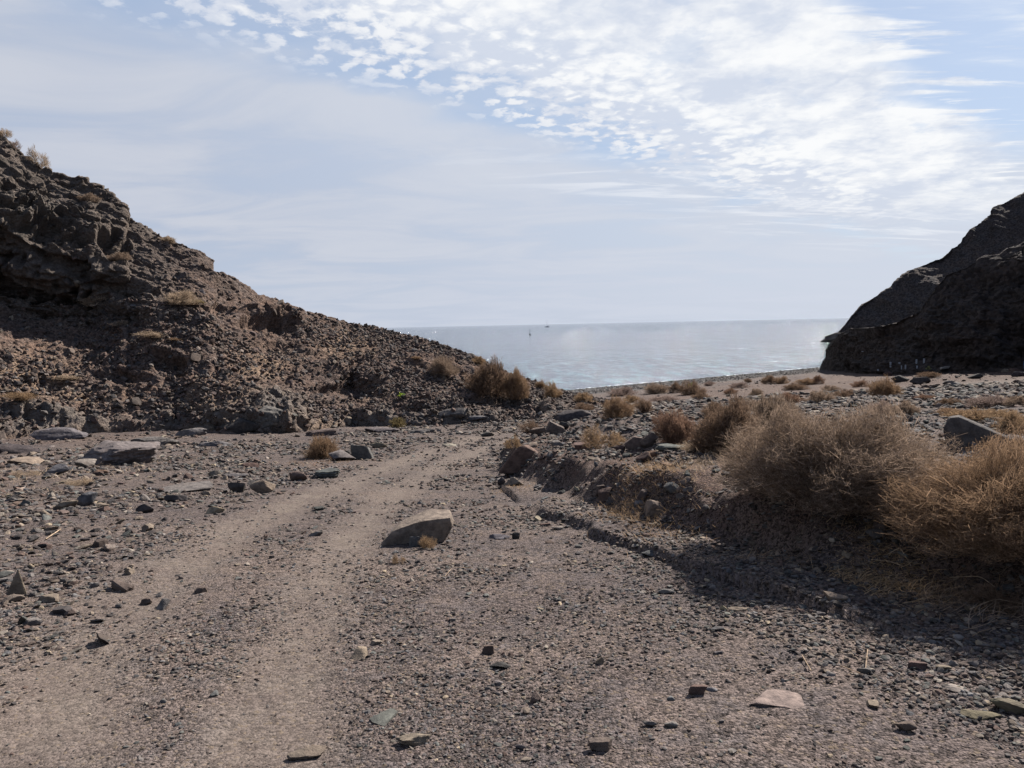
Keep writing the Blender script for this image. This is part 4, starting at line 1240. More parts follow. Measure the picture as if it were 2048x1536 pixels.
shrub(1652, 1078, 420, 256, 'greyb', 'largest dense grey brown dome shrub on the bank right of centre', P_BIG, 'large dry shrubs on the bank')
shrub(2046, 1200, 400, 296, 'orange', 'large orange brown shrub at the right edge casting a wide shadow', P_BIG, 'large dry shrubs on the bank')
SH = [
 (1462, 905, 150, 105, 'brown', 'dark brown shrub directly behind the left side of the largest shrub', P_MED),
 (1545, 872, 130, 80, 'greyb', 'brown shrub peeping over the largest shrub from behind on its left', P_MED),
 (1352, 890, 96, 68, 'red', 'reddish brown shrub left of the dark brown shrub on the bank', P_MED),
 (1205, 900, 96, 50, 'gold', 'thin see through tan shrub on top of the bank', P_THIN),
 (1868, 1020, 66, 66, 'gold', 'small golden shrub in the gap left of the large orange brown shrub', P_MED),
 (2010, 1222, 150, 60, 'brown', 'low dark straggly shrub spreading under the front of the large orange brown shrub', P_THIN),
 (985, 802, 112, 78, 'brown', 'dense dark orange brown shrub on the lower end of the left slope', P_MED),
 (1032, 812, 60, 72, 'orange', 'orange shrub joined to the right side of the dense slope shrub', P_MED),
 (885, 756, 62, 42, 'greyb', 'pale brown shrub above left of the dense slope shrub', P_MED),
 (958, 730, 34, 18, 'gold', 'small golden shrub on the ridge above the dense slope shrub', P_SML),
 (1105, 796, 36, 32, 'gold', 'small golden shrub right of the dense slope shrub near the waterline', P_SML),
 (1082, 778, 22, 18, 'gold', 'tiny golden shrub on the ridge between the slope shrubs', P_SML),
 (1168, 806, 44, 22, 'gold', 'low golden shrub at the tip of the left slope', P_SML),
 (1230, 836, 70, 42, 'orange', 'orange brown shrub at the tip of the slope beside the track', P_MED),
 (1286, 826, 42, 30, 'brown', 'small brown shrub right of the orange brown one by the slope tip', P_SML),
 (1262, 806, 40, 16, 'gold', 'low yellowish shrub behind the slope tip', P_SML),
 (1245, 792, 60, 18, 'lilac', 'flat dull shrub behind the low yellowish shrub', P_SML),
 (1310, 788, 52, 22, 'greyb', 'grey brown shrub on the upper beach left of the yellow sprig', P_SML),
 (1352, 786, 32, 22, 'brown', 'small brown shrub immediately left of the shrub with the yellow sprig', P_SML),
 (1384, 790, 50, 28, 'brown', 'shrub on the upper beach holding a bright yellow green sprig', P_SML),
 (1420, 772, 26, 10, 'lilac', 'low faint shrub on the beach edge right of the yellow sprig', P_SML),
 (1462, 788, 28, 12, 'red', 'tiny reddish shrub in the middle of the field', P_SML),
 (1512, 792, 28, 16, 'greyb', 'tiny grey shrub right of the tiny reddish one in the field', P_SML),
 (1495, 766, 18, 10, 'brown', 'smallest round shrub on the beach edge', P_SML),
 (1540, 768, 34, 18, 'brown', 'left of two dark brown shrubs at the beach edge before the cliff', P_SML),
 (1564, 768, 28, 16, 'orange', 'right of two dark brown shrubs at the beach edge before the cliff', P_SML),
 (1612, 770, 36, 14, 'orange', 'orange brown shrub at the beach edge below the cliff corner', P_SML),
 (1636, 768, 24, 18, 'red', 'reddish shrub touching the orange brown one below the cliff corner', P_SML),
 (1720, 774, 34, 14, 'red', 'low reddish shrub below the cliff left of the round orange shrub', P_SML),
 (1768, 794, 52, 38, 'orange', 'round orange brown shrub standing alone in the far field', P_SML),
 (1790, 790, 28, 20, 'gold', 'small golden shrub leaning on the right of the round orange shrub', P_SML),
 (1580, 808, 46, 24, 'red', 'reddish shrub in the field just above the largest shrub', P_SML),
 (1762, 832, 48, 32, 'lilac', 'left of two grey shrubs right of the top of the largest shrub', P_SML),
 (1812, 830, 46, 30, 'greyb', 'right of two grey shrubs right of the top of the largest shrub', P_SML),
 (1898, 812, 46, 18, 'brown', 'small brown shrub in the far right field', P_SML),
 (1985, 816, 80, 26, 'lilac', 'dusty pinkish shrub in the far right field', P_SML),
 (2035, 812, 40, 22, 'greyb', 'grey shrub at the right edge of the far field', P_SML),
 (1905, 832, 70, 18, 'orange', 'low orange shrub in front of the small brown far one', P_SML),
 (1945, 846, 90, 30, 'gold', 'golden shrub behind the big dark slab', P_SML),
 (2030, 868, 80, 44, 'gold', 'golden orange shrub at the right edge behind the big dark slab', P_MED),
 (1168, 824, 50, 20, 'brown', 'low brown shrub hugging the very tip of the left slope', P_SML),
 (1330, 806, 60, 14, 'lilac', 'low dull shrub in the field below the grey brown beach shrub', P_SML),
 (1402, 800, 40, 16, 'brown', 'low brown shrub just in front of the yellow sprig shrub', P_SML),
 (1478, 776, 40, 12, 'lilac', 'faint flat shrub on the beach edge left of the smallest round one', P_SML),
 (1590, 780, 46, 14, 'brown', 'flat brown shrub below the pair at the beach edge', P_SML),
 (1660, 784, 40, 14, 'greyb', 'flat grey brown shrub in the field below the cliff corner', P_SML),
 (1690, 796, 46, 18, 'brown', 'brown shrub in the field left of the round orange shrub', P_SML),
 (1500, 826, 70, 30, 'greyb', 'grey brown shrub beyond the dark brown shrub in the field', P_SML),
 (1430, 836, 60, 34, 'brown', 'brown shrub beyond the reddish brown shrub in the field', P_SML),
 (1640, 806, 60, 26, 'greyb', 'grey brown shrub seen just over the top of the largest shrub', P_SML),
 (1850, 800, 40, 12, 'red', 'flat reddish shrub below the stone mound', P_SML),
 (1860, 755, 46, 12, 'brown', 'brown shrub growing on top of the stone mound below the cliff', P_SML),
 (1992, 838, 80, 22, 'gold', 'golden low shrub in front of the dusty pinkish one at right', P_SML),
 (645, 918, 68, 46, 'orange', 'orange brown round shrub alone on the gravel left of the track', P_MED),
 (1060, 868, 44, 30, 'brown', 'spindly brown shrub by the pointed rock at the track edge', P_THIN),
 (1028, 900, 40, 32, 'gold', 'golden brown shrub growing behind the large tilted slab', P_THIN),
 (365, 616, 66, 34, 'pale', 'pale straw shrub on the left slope under the crag', P_MED),
 (192, 612, 52, 24, 'pale', 'pale straw shrub under the dark overhang of the crag', P_SML),
 (395, 622, 30, 14, 'olive', 'small dull shrub at the right foot of the pale straw shrub', P_SML),
 (76, 330, 36, 36, 'pale', 'pale leafy bush standing on the skyline of the crag', P_THIN),
 (8, 278, 26, 22, 'pale', 'pale shrub on the skyline at the left edge', P_THIN),
 (30, 292, 24, 14, 'lilac', 'small pinkish shrub on the skyline near the left edge', P_THIN),
 (335, 490, 30, 18, 'pale', 'small pale shrub on the skyline of the slope', P_SML),
 (180, 408, 36, 22, 'greyb', 'dusty shrub on the upper crag below the skyline', P_SML),
 (240, 520, 40, 16, 'greyb', 'dusty shrub below the crag overhang by the pale rock', P_SML),
 (300, 678, 60, 16, 'pale', 'low pale shrub in the middle of the left slope', P_SML),
 (352, 688, 34, 12, 'orange', 'low orange shrub right of the low pale slope shrub', P_SML),
 (240, 652, 34, 12, 'pale', 'tiny pale shrub above the low pale slope shrub', P_SML),
 (832, 728, 22, 12, 'orange', 'tiny orange shrub on the right part of the slope', P_SML),
 (796, 856, 36, 22, 'olive', 'olive shrub at the foot of the slope before the bend', P_SML),
 (135, 770, 40, 14, 'pale', 'low straw shrub on the lower left slope', P_SML),
 (35, 805, 60, 22, 'gold', 'low straw coloured shrub at the left edge of the slope', P_SML),
 (165, 972, 56, 18, 'pale', 'thin straw shrub on the gravel left of the long flat slab', P_THIN),
 (50, 955, 50, 18, 'pale', 'thin straw shrub near the left edge of the gravel', P_THIN),
 (852, 1098, 40, 30, 'gold', 'tuft of orange dry grass against the front of the large boulder', P_THIN),
 (797, 1128, 30, 24, 'gold', 'tuft of orange dry grass left in front of the large boulder', P_THIN),
 (1380, 905, 70, 24, 'pale', 'low dry shrub lying on the bank crest left of the big bush', P_THIN),
]
for r_ in SH:
    grp = 'dry shrubs on the left hillside' if (r_[1] < 760 and r_[0] < 1100) else ('dry shrubs of the valley floor')
    shrub(*r_[:7], group=grp, cat='shrub' if 'tuft' not in r_[5] else 'grass tuft')

# fleshy green plants
def green_plant(px, by, wpx, hpx, label):
    h = cast(px, by)
    loc, nrm, dist, _ = h
    s_ = dist / F
    rg = np.random.default_rng(px)
    V, Fq = [], []
    for i in range(42):
        az, el = rg.uniform(0, 6.28), rg.uniform(0.2, 1.4)
        d = np.array([math.cos(az) * math.cos(el), math.sin(az) * math.cos(el), math.sin(el)])
        b = d * rg.uniform(0.2, 0.8) * np.array([wpx, wpx, hpx * 1.6]) * s_ * 0.5
        t = b + (d + rg.normal(size=3) * 0.4) * hpx * s_ * 0.28
        sd_ = np.cross(d, rg.normal(size=3)); sd_ /= np.linalg.norm(sd_)
        wv_ = sd_ * hpx * s_ * 0.09
        k = len(V)
        V += [b, (b + t) / 2 - wv_, t, (b + t) / 2 + wv_]
        Fq.append((k, k + 1, k + 2, k + 3))
    me_ = mesh_np('green_plant', np.array(V), np.array(Fq), M_LEAF, smooth=False)
    o = link('green_plant', me_, loc=loc + Vector((0, 0, 0.01)))
    tag(o, label, 'plant')
M_LEAF = flat_mat('fresh_green_leaf', (0.30, 0.38, 0.04), 0.5, 0.25, 20)
M_LEAF2 = flat_mat('dull_yellow_leaf', (0.13, 0.13, 0.05), 0.6, 0.25, 20)
green_plant(803, 797, 20, 16, 'small bright yellow green plant growing on the left slope')
green_plant(1381, 780, 14, 16, 'bright yellow green sprig sticking up from the beach shrub')
M_LEAF, keep_ = M_LEAF2, M_LEAF
green_plant(1857, 741, 12, 9, 'small round yellowish plant at the foot of the dark cliff')
M_LEAF = keep_

# yellow flowers of the right shrub
M_PETAL = flat_mat('yellow_petal', (0.65, 0.48, 0.03), 0.5, 0.1, 20)
# ------------------------------------------------------------------ scattered small stones (geometry nodes, real instanced meshes)
def proto_collection(name, n, sub, dims, seed, material, box_every=3):
    c_ = bpy.data.collections.new(name)
    for i in range(n):
        rg = np.random.default_rng(seed + i)
        dm = (1.0, rg.uniform(*dims[0]), rg.uniform(*dims[1]))
        me_ = rock_mesh('pebble_shape', seed + i, sub, dm, 8, 0.05, material, box=0.6 if i % box_every == 0 else 0)
        o = bpy.data.objects.new('pebble_shape', me_)
        c_.objects.link(o)
    return c_
def scatter(name, P, rot_, scl, idx, tint, coll, label):
    me_ = bpy.data.meshes.new(name)
    me_.vertices.add(len(P))
    me_.vertices.foreach_set('co', np.ascontiguousarray(P, dtype=np.float32).ravel())
    for nm, typ, arr, key in (('rot', 'FLOAT_VECTOR', rot_, 'vector'), ('scl', 'FLOAT_VECTOR', scl, 'vector'), ('tint', 'FLOAT_COLOR', tint, 'color'), ('idx', 'INT', idx, 'value')):
        a_ = me_.attributes.new(nm, typ, 'POINT')
        a_.data.foreach_set(key, np.ascontiguousarray(arr, dtype=np.int32 if typ == 'INT' else np.float32).ravel())
    o = link(name, me_)
    ng = bpy.data.node_groups.new(name, 'GeometryNodeTree')
    ng.interface.new_socket('Geometry', in_out='INPUT', socket_type='NodeSocketGeometry')
    ng.interface.new_socket('Geometry', in_out='OUTPUT', socket_type='NodeSocketGeometry')
    L, N_ = ng.links.new, ng.nodes.new
    gi, go = N_('NodeGroupInput'), N_('NodeGroupOutput')
    iop = N_('GeometryNodeInstanceOnPoints')
    ci = N_('GeometryNodeCollectionInfo')
    ci.inputs['Collection'].default_value = coll
    ci.inputs['Separate Children'].default_value = True
    ci.inputs['Reset Children'].default_value = True
    def na(nm, t):
        x = N_('GeometryNodeInputNamedAttribute'); x.data_type = t; x.inputs['Name'].default_value = nm
        return x.outputs['Attribute']
    mp_ = N_('GeometryNodeMeshToPoints')
    L(gi.outputs[0], mp_.inputs['Mesh'])
    L(mp_.outputs[0], iop.inputs['Points'])
    L(ci.outputs[0], iop.inputs['Instance'])
    iop.inputs['Pick Instance'].default_value = True
    L(na('idx', 'INT'), iop.inputs['Instance Index'])
    e2r = N_('FunctionNodeEulerToRotation')
    L(na('rot', 'FLOAT_VECTOR'), e2r.inputs[0])
    L(e2r.outputs[0], iop.inputs['Rotation'])
    L(na('scl', 'FLOAT_VECTOR'), iop.inputs['Scale'])
    L(iop.outputs[0], go.inputs[0])
    md = o.modifiers.new('scatter', 'NODES')
    md.node_group = ng
    tag(o, label, kind='stuff')
    return o
def tints(n, rg, tones, weights, amp=0.28):
    T_ = np.array([CTONE[t] for t in tones])
    k = rg.choice(len(tones), n, p=np.array(weights) / sum(weights))
    c_ = T_[k] * 0.88 * (1 + rg.uniform(-amp, amp, n))[:, None]
    return np.concatenate([c_, np.ones((n, 1))], 1)

PEB = proto_collection('pebble_shapes', 10, 1, ((0.6, 1.0), (0.35, 0.75)), 500, M_PEB)
RUB = proto_collection('rubble_shapes', 10, 2, ((0.6, 1.0), (0.3, 0.8)), 600, M_PEB)

# pebbles on the valley floor
rg = np.random.default_rng(3)
n = 230000
a_ = rg.uniform(math.radians(-41), math.radians(41), n)
r_ = np.exp(rg.uniform(math.log(2.3), math.log(34), n))
X, Y = np.sin(a_) * r_, np.cos(a_) * r_
P2 = np.stack([X, Y, X * 0], 1)
tr_ = masks(X, Y)
pat = fbm(P2 * 0.9, 3, 0.5, 401) + 0.5 * fbm(P2 * 4, 2, 0.5, 402)
keep = rg.random(n) < np.clip((1 - 0.86 * tr_) * (0.58 + 1.3 * pat), 0.05, 1)
keep &= shore_s(X, Y) > 10
# leave out what the hill covers
hb = np.array([np.interp(a, [-0.8, -0.55, -0.3, 0.0, 0.15, 0.2], [17, 19, 22, 28, 34, 60]) for a in a_])
keep &= r_ < hb
X, Y, r_, tr_ = X[keep], Y[keep], r_[keep], tr_[keep]
n = len(X)
sz = np.maximum(0.0055, r_ * (0.0010 + 0.0064 * rg.random(n) ** 2.8))
rightside = sstep(X, 0.5, 2.5)
sz = sz * (1 + 0.50 * rightside + 0.35 * sstep(-X / np.maximum(Y, 1), 0.40, 0.65)) * (1 - 0.45 * tr_)
Z = ground_z(X, Y) + sz * 0.10
sc_ = sz[:, None] * np.stack([rg.uniform(0.8, 1.3, n), rg.uniform(0.8, 1.2, n), rg.uniform(0.45, 1.0, n)], 1)
scatter('gravel', np.stack([X, Y, Z], 1), np.stack([rg.normal(0, 0.3, n), rg.normal(0, 0.3, n), rg.uniform(0, 6.28, n)], 1), sc_,
        rg.integers(0, 10, n), tints(n, rg, ['grey', 'brown', 'dark', 'blue', 'green', 'tan', 'cream', 'red', 'pale'], [26, 22, 14, 8, 8, 8, 2, 7, 7], 0.42), PEB, 'loose gravel and pebbles covering the valley floor')

# rubble on the bank, the left apron and the field
def area_scatter(name, n, xr, yr, dens, smin, smax, pw, tones, weights, label, coll=RUB, seed=1, flat=1.0):
    rg = np.random.default_rng(seed)
    X, Y = rg.uniform(*xr, n), rg.uniform(*yr, n)
    k = rg.random(n) < dens(X, Y)
    X, Y = X[k], Y[k]
    n = len(X)
    s_ = smin + (smax - smin) * rg.random(n) ** pw
    Z = ground_z(X, Y) + s_ * 0.12
    sc_ = s_[:, None] * np.stack([rg.uniform(0.8, 1.3, n), rg.uniform(0.8, 1.2, n), rg.uniform(0.6, 1.1, n) * flat], 1)
    return scatter(name, np.stack([X, Y, Z], 1), np.stack([rg.normal(0, 0.3, n), rg.normal(0, 0.3, n), rg.uniform(0, 6.28, n)], 1), sc_,
                   rg.integers(0, 10, n), tints(n, rg, tones, weights), coll, label)
def dbank(X, Y):
    b = signdist(X, Y, bank)
    P_ = np.stack([X, Y, X * 0], 1)
    return sstep(b, -0.5, 0.2) * sstep(b, 7.0, 3.0) * np.clip(0.35 + 0.9 * fbm(P_ * 0.8, 3, 0.5, 411), 0.05, 1) * sstep(np.abs(X / np.maximum(Y, 0.1)), 0.8, 0.7)
area_scatter('bank_rubble', 26000, (-0.5, 14), (3.5, 20), dbank, 0.015, 0.14, 4.0, ['grey', 'green', 'dark', 'blue', 'brown', 'tan', 'red'], [24, 22, 18, 12, 14, 6, 8], 'grey green stony rubble covering the bank right of the track', seed=5)
def dleft(X, Y):
    P_ = np.stack([X, Y, X * 0], 1)
    u_ = -X / np.maximum(Y, 0.1)
    return (1 - masks(X, Y)) * np.maximum(sstep(u_, 0.22, 0.6), 0.8 * sstep(np.hypot(X, Y), 15, 21)) * np.clip(0.4 + 1.0 * fbm(P_ * 0.8, 3, 0.5, 421), 0.03, 1)
area_scatter('apron_rubble', 34000, (-18, 1), (4, 29), dleft, 0.015, 0.15, 3.6, ['grey', 'green', 'dark', 'tan', 'brown', 'pink', 'red', 'pale'], [24, 12, 14, 12, 20, 6, 6, 4], 'mixed stony rubble on the flat ground below the left slope', seed=6)
def dfield(X, Y):
    P_ = np.stack([X, Y, X * 0], 1)
    f = fbm(P_ * 0.22, 3, 0.5, 431)
    band = np.clip(sstep(f, -0.05, 0.28) + 0.12, 0, 1)
    pile = np.exp(-(((X - MOUND[0]) / 2.7) ** 2 + ((Y - MOUND[1]) / 3.0) ** 2) ** 2)
    fp = farpatch(X, Y)
    return np.clip(band * sstep(shore_s(X, Y), 19, 26) * 0.8 + pile * 1.5, 0, 1) * (1 - 0.92 * fp)
area_scatter('field_rubble', 9500, (1, 44), (16, 62), dfield, 0.04, 0.24, 3.0, ['grey', 'green', 'dark', 'brown', 'red'], [5, 6, 60, 20, 9], 'grey rubble strewn over the field before the beach', seed=7, flat=0.8)
area_scatter('beach_cobbles', 30000, (2, 44), (45, 95), lambda X, Y: sstep(shore_s(X, Y), 0.5, 3) * sstep(shore_s(X, Y), 20, 14) * 0.8, 0.05, 0.22, 2.0, ['grey', 'blue', 'dark', 'pale'], [40, 20, 20, 8], 'grey cobbles of the beach', coll=PEB, seed=8, flat=0.6)

# scree on the hill: scattered over the displaced surface
def surf_scatter(name, HV_, HN_, rows_, n, dens, smin, smax, pw, tones, weights, label, seed):
    rg = np.random.default_rng(seed)
    nr, nc = rows_, HV_.shape[1]
    i = rg.integers(1, nr - 1, n); j = rg.integers(0, nc - 1, n)
    fu, fv = rg.random(n)[:, None], rg.random(n)[:, None]
    Pp = (HV_[i, j] * (1 - fu) + HV_[i, j + 1] * fu) * (1 - fv) + (HV_[i - 1, j] * (1 - fu) + HV_[i - 1, j + 1] * fu) * fv
    v_ = i / nr
    k = rg.random(n) < dens(Pp, v_)
    Pp = Pp[k]; n = len(Pp)
    s_ = smin + (smax - smin) * rg.random(n) ** pw
    Pp = Pp + HN_[i[k], j[k]] * (s_ * 0.08)[:, None]
    sc_ = s_[:, None] * np.stack([rg.uniform(0.8, 1.3, n), rg.uniform(0.8, 1.2, n), rg.uniform(0.7, 1.3, n)], 1)
    return scatter(name, Pp, np.stack([rg.normal(0, 0.6, n), rg.normal(0, 0.6, n), rg.uniform(0, 6.28, n)], 1), sc_, rg.integers(0, 10, n), tints(n, rg, tones, weights), RUB, label)
def dh(P_, v_):
    f = fbm(P_ * 0.5, 3, 0.5, 441)
    return np.clip(0.45 + 0.9 * f, 0.08, 1) * np.where((v_ > 0.5) & (P_[:, 0] < -9), 0.12, 1.0)
surf_scatter('hillside_scree', HV, HN, hrows, 130000, dh, 0.02, 0.20, 4.0, ['brown', 'red', 'dark', 'grey', 'tan', 'pink'], [30, 26, 22, 9, 7, 3], 'loose brown scree covering the left hillside', 9)

# ------------------------------------------------------------------ dry straw and sticks
def sticks(name, n, pts_fn, lmin, lmax, wd, tone, label, seed, up=0.25, kind='stuff', cat=None, group=None, arc=0.3):
    rg = np.random.default_rng(seed)
    X, Y = pts_fn(rg, n)
    n = len(X)
    Z = ground_z(X, Y)
    az = rg.uniform(0, 2 * math.pi, n)
    L_ = rg.uniform(lmin, lmax, n)
    el = rg.uniform(0, up, n)
    d = np.stack([np.cos(az) * np.cos(el), np.sin(az) * np.cos(el), np.sin(el)], 1)
    sdv = np.stack([-np.sin(az), np.cos(az), az * 0], 1)
    V = []
    K = 4
    bend = rg.normal(0, arc, n)
    P0 = np.stack([X, Y, Z + wd], 1)
    for k in range(K + 1):
        t = k / K
        c_ = P0 + d * (L_ * t)[:, None] + sdv * (bend * L_ * t * (1 - t) * 2)[:, None]
        c_[:, 2] = c_[:, 2] + np.sin(t * math.pi) * L_ * 0.08
        wv_ = wd * (1 - 0.6 * t)
        V += [c_ - sdv * wv_ / 2, c_ + sdv * wv_ / 2 + np.array([0, 0, wv_ * 0.4])]
    V = np.stack(V, 1).reshape(-1, 3)
    b = np.arange(n)[:, None] * 2 * (K + 1)
    Fq = np.concatenate([np.stack([b[:, 0] + 2 * k, b[:, 0] + 2 * k + 1, b[:, 0] + 2 * k + 3, b[:, 0] + 2 * k + 2], 1) for k in range(K)])
    me_ = mesh_np(name, V, Fq, M_TWIG, smooth=False)
    fattr(me_, 'tone', np.repeat(rg.beta(2, 2, n), 2 * (K + 1)))
    o = link(name, me_)
    o.color = (*BT[tone], 1)
    return tag(o, label, cat, group, kind)
def around(px, py, sx, sy):
    hx = [cast(px + a * sx, py + b * sy) for a, b in ((0, 0),)]
    c0 = hx[0][0]
    s_ = hx[0][2] / F
    dd = math.asin(min(1, (6 - c0.z) / hx[0][2]))
    def f(rg, n):
        return c0.x + rg.normal(0, sx * s_, n), c0.y + rg.normal(0, sy * s_ / math.sin(dd), n)
    return f
sticks('dry_grass', 1500, around(1310, 965, 45, 22), 0.03, 0.13, 0.0035, 'gold', 'golden dry grass strewn over the face of the bank', 11, 0.9)
sticks('dry_grass', 700, around(1260, 1010, 26, 14), 0.03, 0.12, 0.0035, 'gold', 'dry grass around the red brown block below the bank', 12, 0.8)
sticks('dry_grass', 500, around(1400, 925, 40, 12), 0.03, 0.14, 0.0035, 'pale', 'pale dry grass on the crest of the bank', 13, 0.9)
sticks('dry_grass', 220, around(1030, 975, 24, 8), 0.02, 0.07, 0.004, 'gold', 'dry straw under the large tilted slab', 14, 0.8)
sticks('dry_grass', 1300, around(1755, 1136, 38, 16), 0.03, 0.13, 0.0035, 'straw', 'sunlit dry straw between the two large shrubs', 15, 0.6)
sticks('dry_grass', 1200, around(1790, 1050, 50, 30), 0.03, 0.14, 0.004, 'gold', 'dry grass under the golden shrub between the large ones', 16, 0.9)
sticks('dry_grass', 900, around(1970, 1200, 70, 20), 0.04, 0.22, 0.0035, 'greyb', 'tangled dry stems under the right shrub', 17, 0.6)
sticks('dry_grass', 500, around(1600, 1110, 90, 14), 0.03, 0.12, 0.0035, 'greyb', 'dry stems in the shade below the largest shrub', 18, 0.5)
sticks('dry_grass', 350, around(640, 925, 40, 8), 0.03, 0.10, 0.005, 'orange', 'fallen orange twigs below the round shrub by the track', 19, 0.5)
sticks('dry_grass', 600, around(120, 950, 80, 22), 0.04, 0.12, 0.006, 'pale', 'thin straw among the stones at the left', 20, 0.7)
def stick(pts, wd, label, tone='pale'):
    P_ = []
    for (px, py, dzz) in pts:
        h = cast(px, py)
        P_.append(np.array(h[0]) + np.array([0, 0, dzz]))
    P_ = np.array(P_)
    t = np.linspace(0, len(P_) - 1, len(P_) * 4)
    Q = np.stack([np.interp(t, range(len(P_)), P_[:, i]) for i in range(3)], 1)
    Q[1:-1] = (Q[:-2] + Q[1:-1] * 2 + Q[2:]) / 4
    rg = np.random.default_rng(len(label))
    segs = [(Q[:-1], Q[1:], np.full(len(Q) - 1, wd), np.zeros(len(Q) - 1))]
    o = link('dry_stick', tubes('dry_stick', segs, rg, {0}, 5))
    c_ = BT[tone]
    o.color = (c_[0] * 1.4, c_[1] * 1.4, c_[2] * 1.4, 1)
    tag(o, label, 'stick', 'dry sticks')
stick([(1742, 1122, 0.01), (1775, 1130, 0.03), (1806, 1138, 0.02)], 0.007, 'pale curved stick in the sunlit straw between the large shrubs')
stick([(1772, 1116, 0.02), (1800, 1112, 0.06), (1822, 1138, 0.02)], 0.006, 'pale hooked stick reaching over the sunlit straw')
stick([(1806, 1150, 0.01), (1775, 1158, 0.02), (1785, 1172, 0.01)], 0.006, 'pale looped stick below the hooked stick')
stick([(1940, 1225, 0.02), (1990, 1214, 0.05), (2046, 1218, 0.03)], 0.006, 'long pale stem on the ground in front of the right shrub')
stick([(1900, 1170, 0.05), (1960, 1168, 0.05), (2000, 1188, 0.02)], 0.005, 'thin stem under the front of the right shrub')
stick([(1604, 1318, 0.02), (1622, 1345, 0.01)], 0.006, 'short pale twig lying on the near gravel')
stick([(1731, 1346, 0.02), (1735, 1318, 0.05)], 0.006, 'short pale stick standing against a grey stone')
stick([(890, 1155, 0.01), (905, 1140, 0.02), (945, 1138, 0.01)], 0.004, 'thin bent twig on the gravel below the large boulder')
stick([(1680, 1335, 0.01), (1720, 1350, 0.01)], 0.005, 'thin twig lying left of the grey stone')
stick([(92, 1082, 0.02), (122, 1064, 0.03)], 0.010, 'pale twig on the rubble at the left')

# ------------------------------------------------------------------ things at the foot of the cliff
M_PALE = flat_mat('pale_board', (0.20, 0.21, 0.23), 0.7, 0.1, 30)
M_WOOD = flat_mat('bleached_wood', (0.20, 0.18, 0.165), 0.8, 0.2, 12)
M_BLUE = flat_mat('blue_cloth', (0.05, 0.11, 0.26), 0.8, 0.2, 12)
def box_mesh(name, sx, sy, sz, material, bev=0.1):
    me_ = rock_mesh(name, 77, 2, (sx, sy, sz), 0, 0.015, material, planes=(np.array([[1, 0, 0], [-1, 0, 0], [0, 1, 0], [0, -1, 0], [0, 0, 1], [0, 0, -1]], float), np.full(6, 0.6)))
    return me_
MARKS = [(1781, 727, 3, 6), (1781, 733, 3, 3), (1799, 726, 3, 3), (1803, 735, 2, 7), (1811, 734, 2.5, 8), (1833, 723, 3, 8), (1834, 734, 2.5, 5), (1848, 722, 3, 9), (1756, 740, 3, 3), (1725, 703, 3, 2)]
MPOS = ['lower left of the row', 'just under the left upright patch', 'small round one right of the left pair', 'short dim one below the round one', 'dim upright one in the middle', 'tall one left of the last', 'short one below the tall one', 'tallest one at the right end', 'lowest one at the far left', 'faint one high on the cliff nose']
MPOS[0] = 'upright one at the left of the row'
for (px, py, w_, h_), ps in zip(MARKS, MPOS):
    h = cast(px, py)
    if not h: continue
    s_ = h[2] / F
    o = link('pale_patch', box_mesh('pale_patch', w_ * s_, 0.05, h_ * s_, M_PALE))
    o.location = h[0] + (Vector(CAMP) - h[0]).normalized() * 0.25
    o.rotation_euler = (0, 0, math.atan2(-h[0].x, h[0].y))
    tag(o, 'pale patch on the dark cliff foot, ' + ps, 'pale patch', 'pale patches on the cliff foot')
h = cast(1890, 744)
o = link('driftwood_plank', box_mesh('driftwood_plank', 17 * h[2] / F, 0.18, 0.12, M_WOOD))
o.location = h[0] + Vector((0, 0, 0.25)); o.rotation_euler = (0, -0.13, 0.1)
tag(o, 'bleached plank lying at the foot of the dark cliff', 'plank')
for (px, by, w_, h_, tone, lab, kw) in [
    (2012, 744, 14, 6, 'pale', 'pale stone at the left end of the rubble by the beach track', dict(th=0.4)),
    (2030, 746, 20, 9, 'red', 'dark rubble heap beside the beach track at the right edge', dict(th=0.4)),
    (2040, 753, 26, 8, 'dark', 'dark low rock at the right edge beside the beach track', dict(th=0.3)),
    (2040, 746, 20, 3, 'pale', 'long thin pale stone on the rubble at the right edge', dict(th=0.12)),
    (1950, 757, 26, 9, 'dark', 'dark rock on the right end of the rubble mound below the cliff', dict(th=0.4)),
    (1775, 752, 16, 8, 'red', 'reddish rock at the left end of the rubble mound below the cliff', dict(th=0.5)),
    (1800, 764, 30, 12, 'dark', 'dark rocks in the left part of the rubble mound below the cliff', dict(th=0.4)),
    (1840, 768, 34, 13, 'dark', 'dark rocks in the middle of the rubble mound below the cliff', dict(th=0.4)),
    (1900, 770, 24, 8, 'grey', 'grey rocks on the right part of the rubble mound below the cliff', dict(th=0.4)),
]:
    place_rock(px, by, w_, h_, tone, lab, 'rock', **kw)
h = cast(2045, 737)
cl = link('blue_cloth', rock_mesh('blue_cloth', 31, 3, (0.32, 0.25, 0.62), 8, 0.16, M_BLUE))
cl.location = h[0] + Vector((0, -0.3, 0.28))
tag(cl, 'blue crumpled thing standing at the right edge by the cliff foot', 'blue bundle')

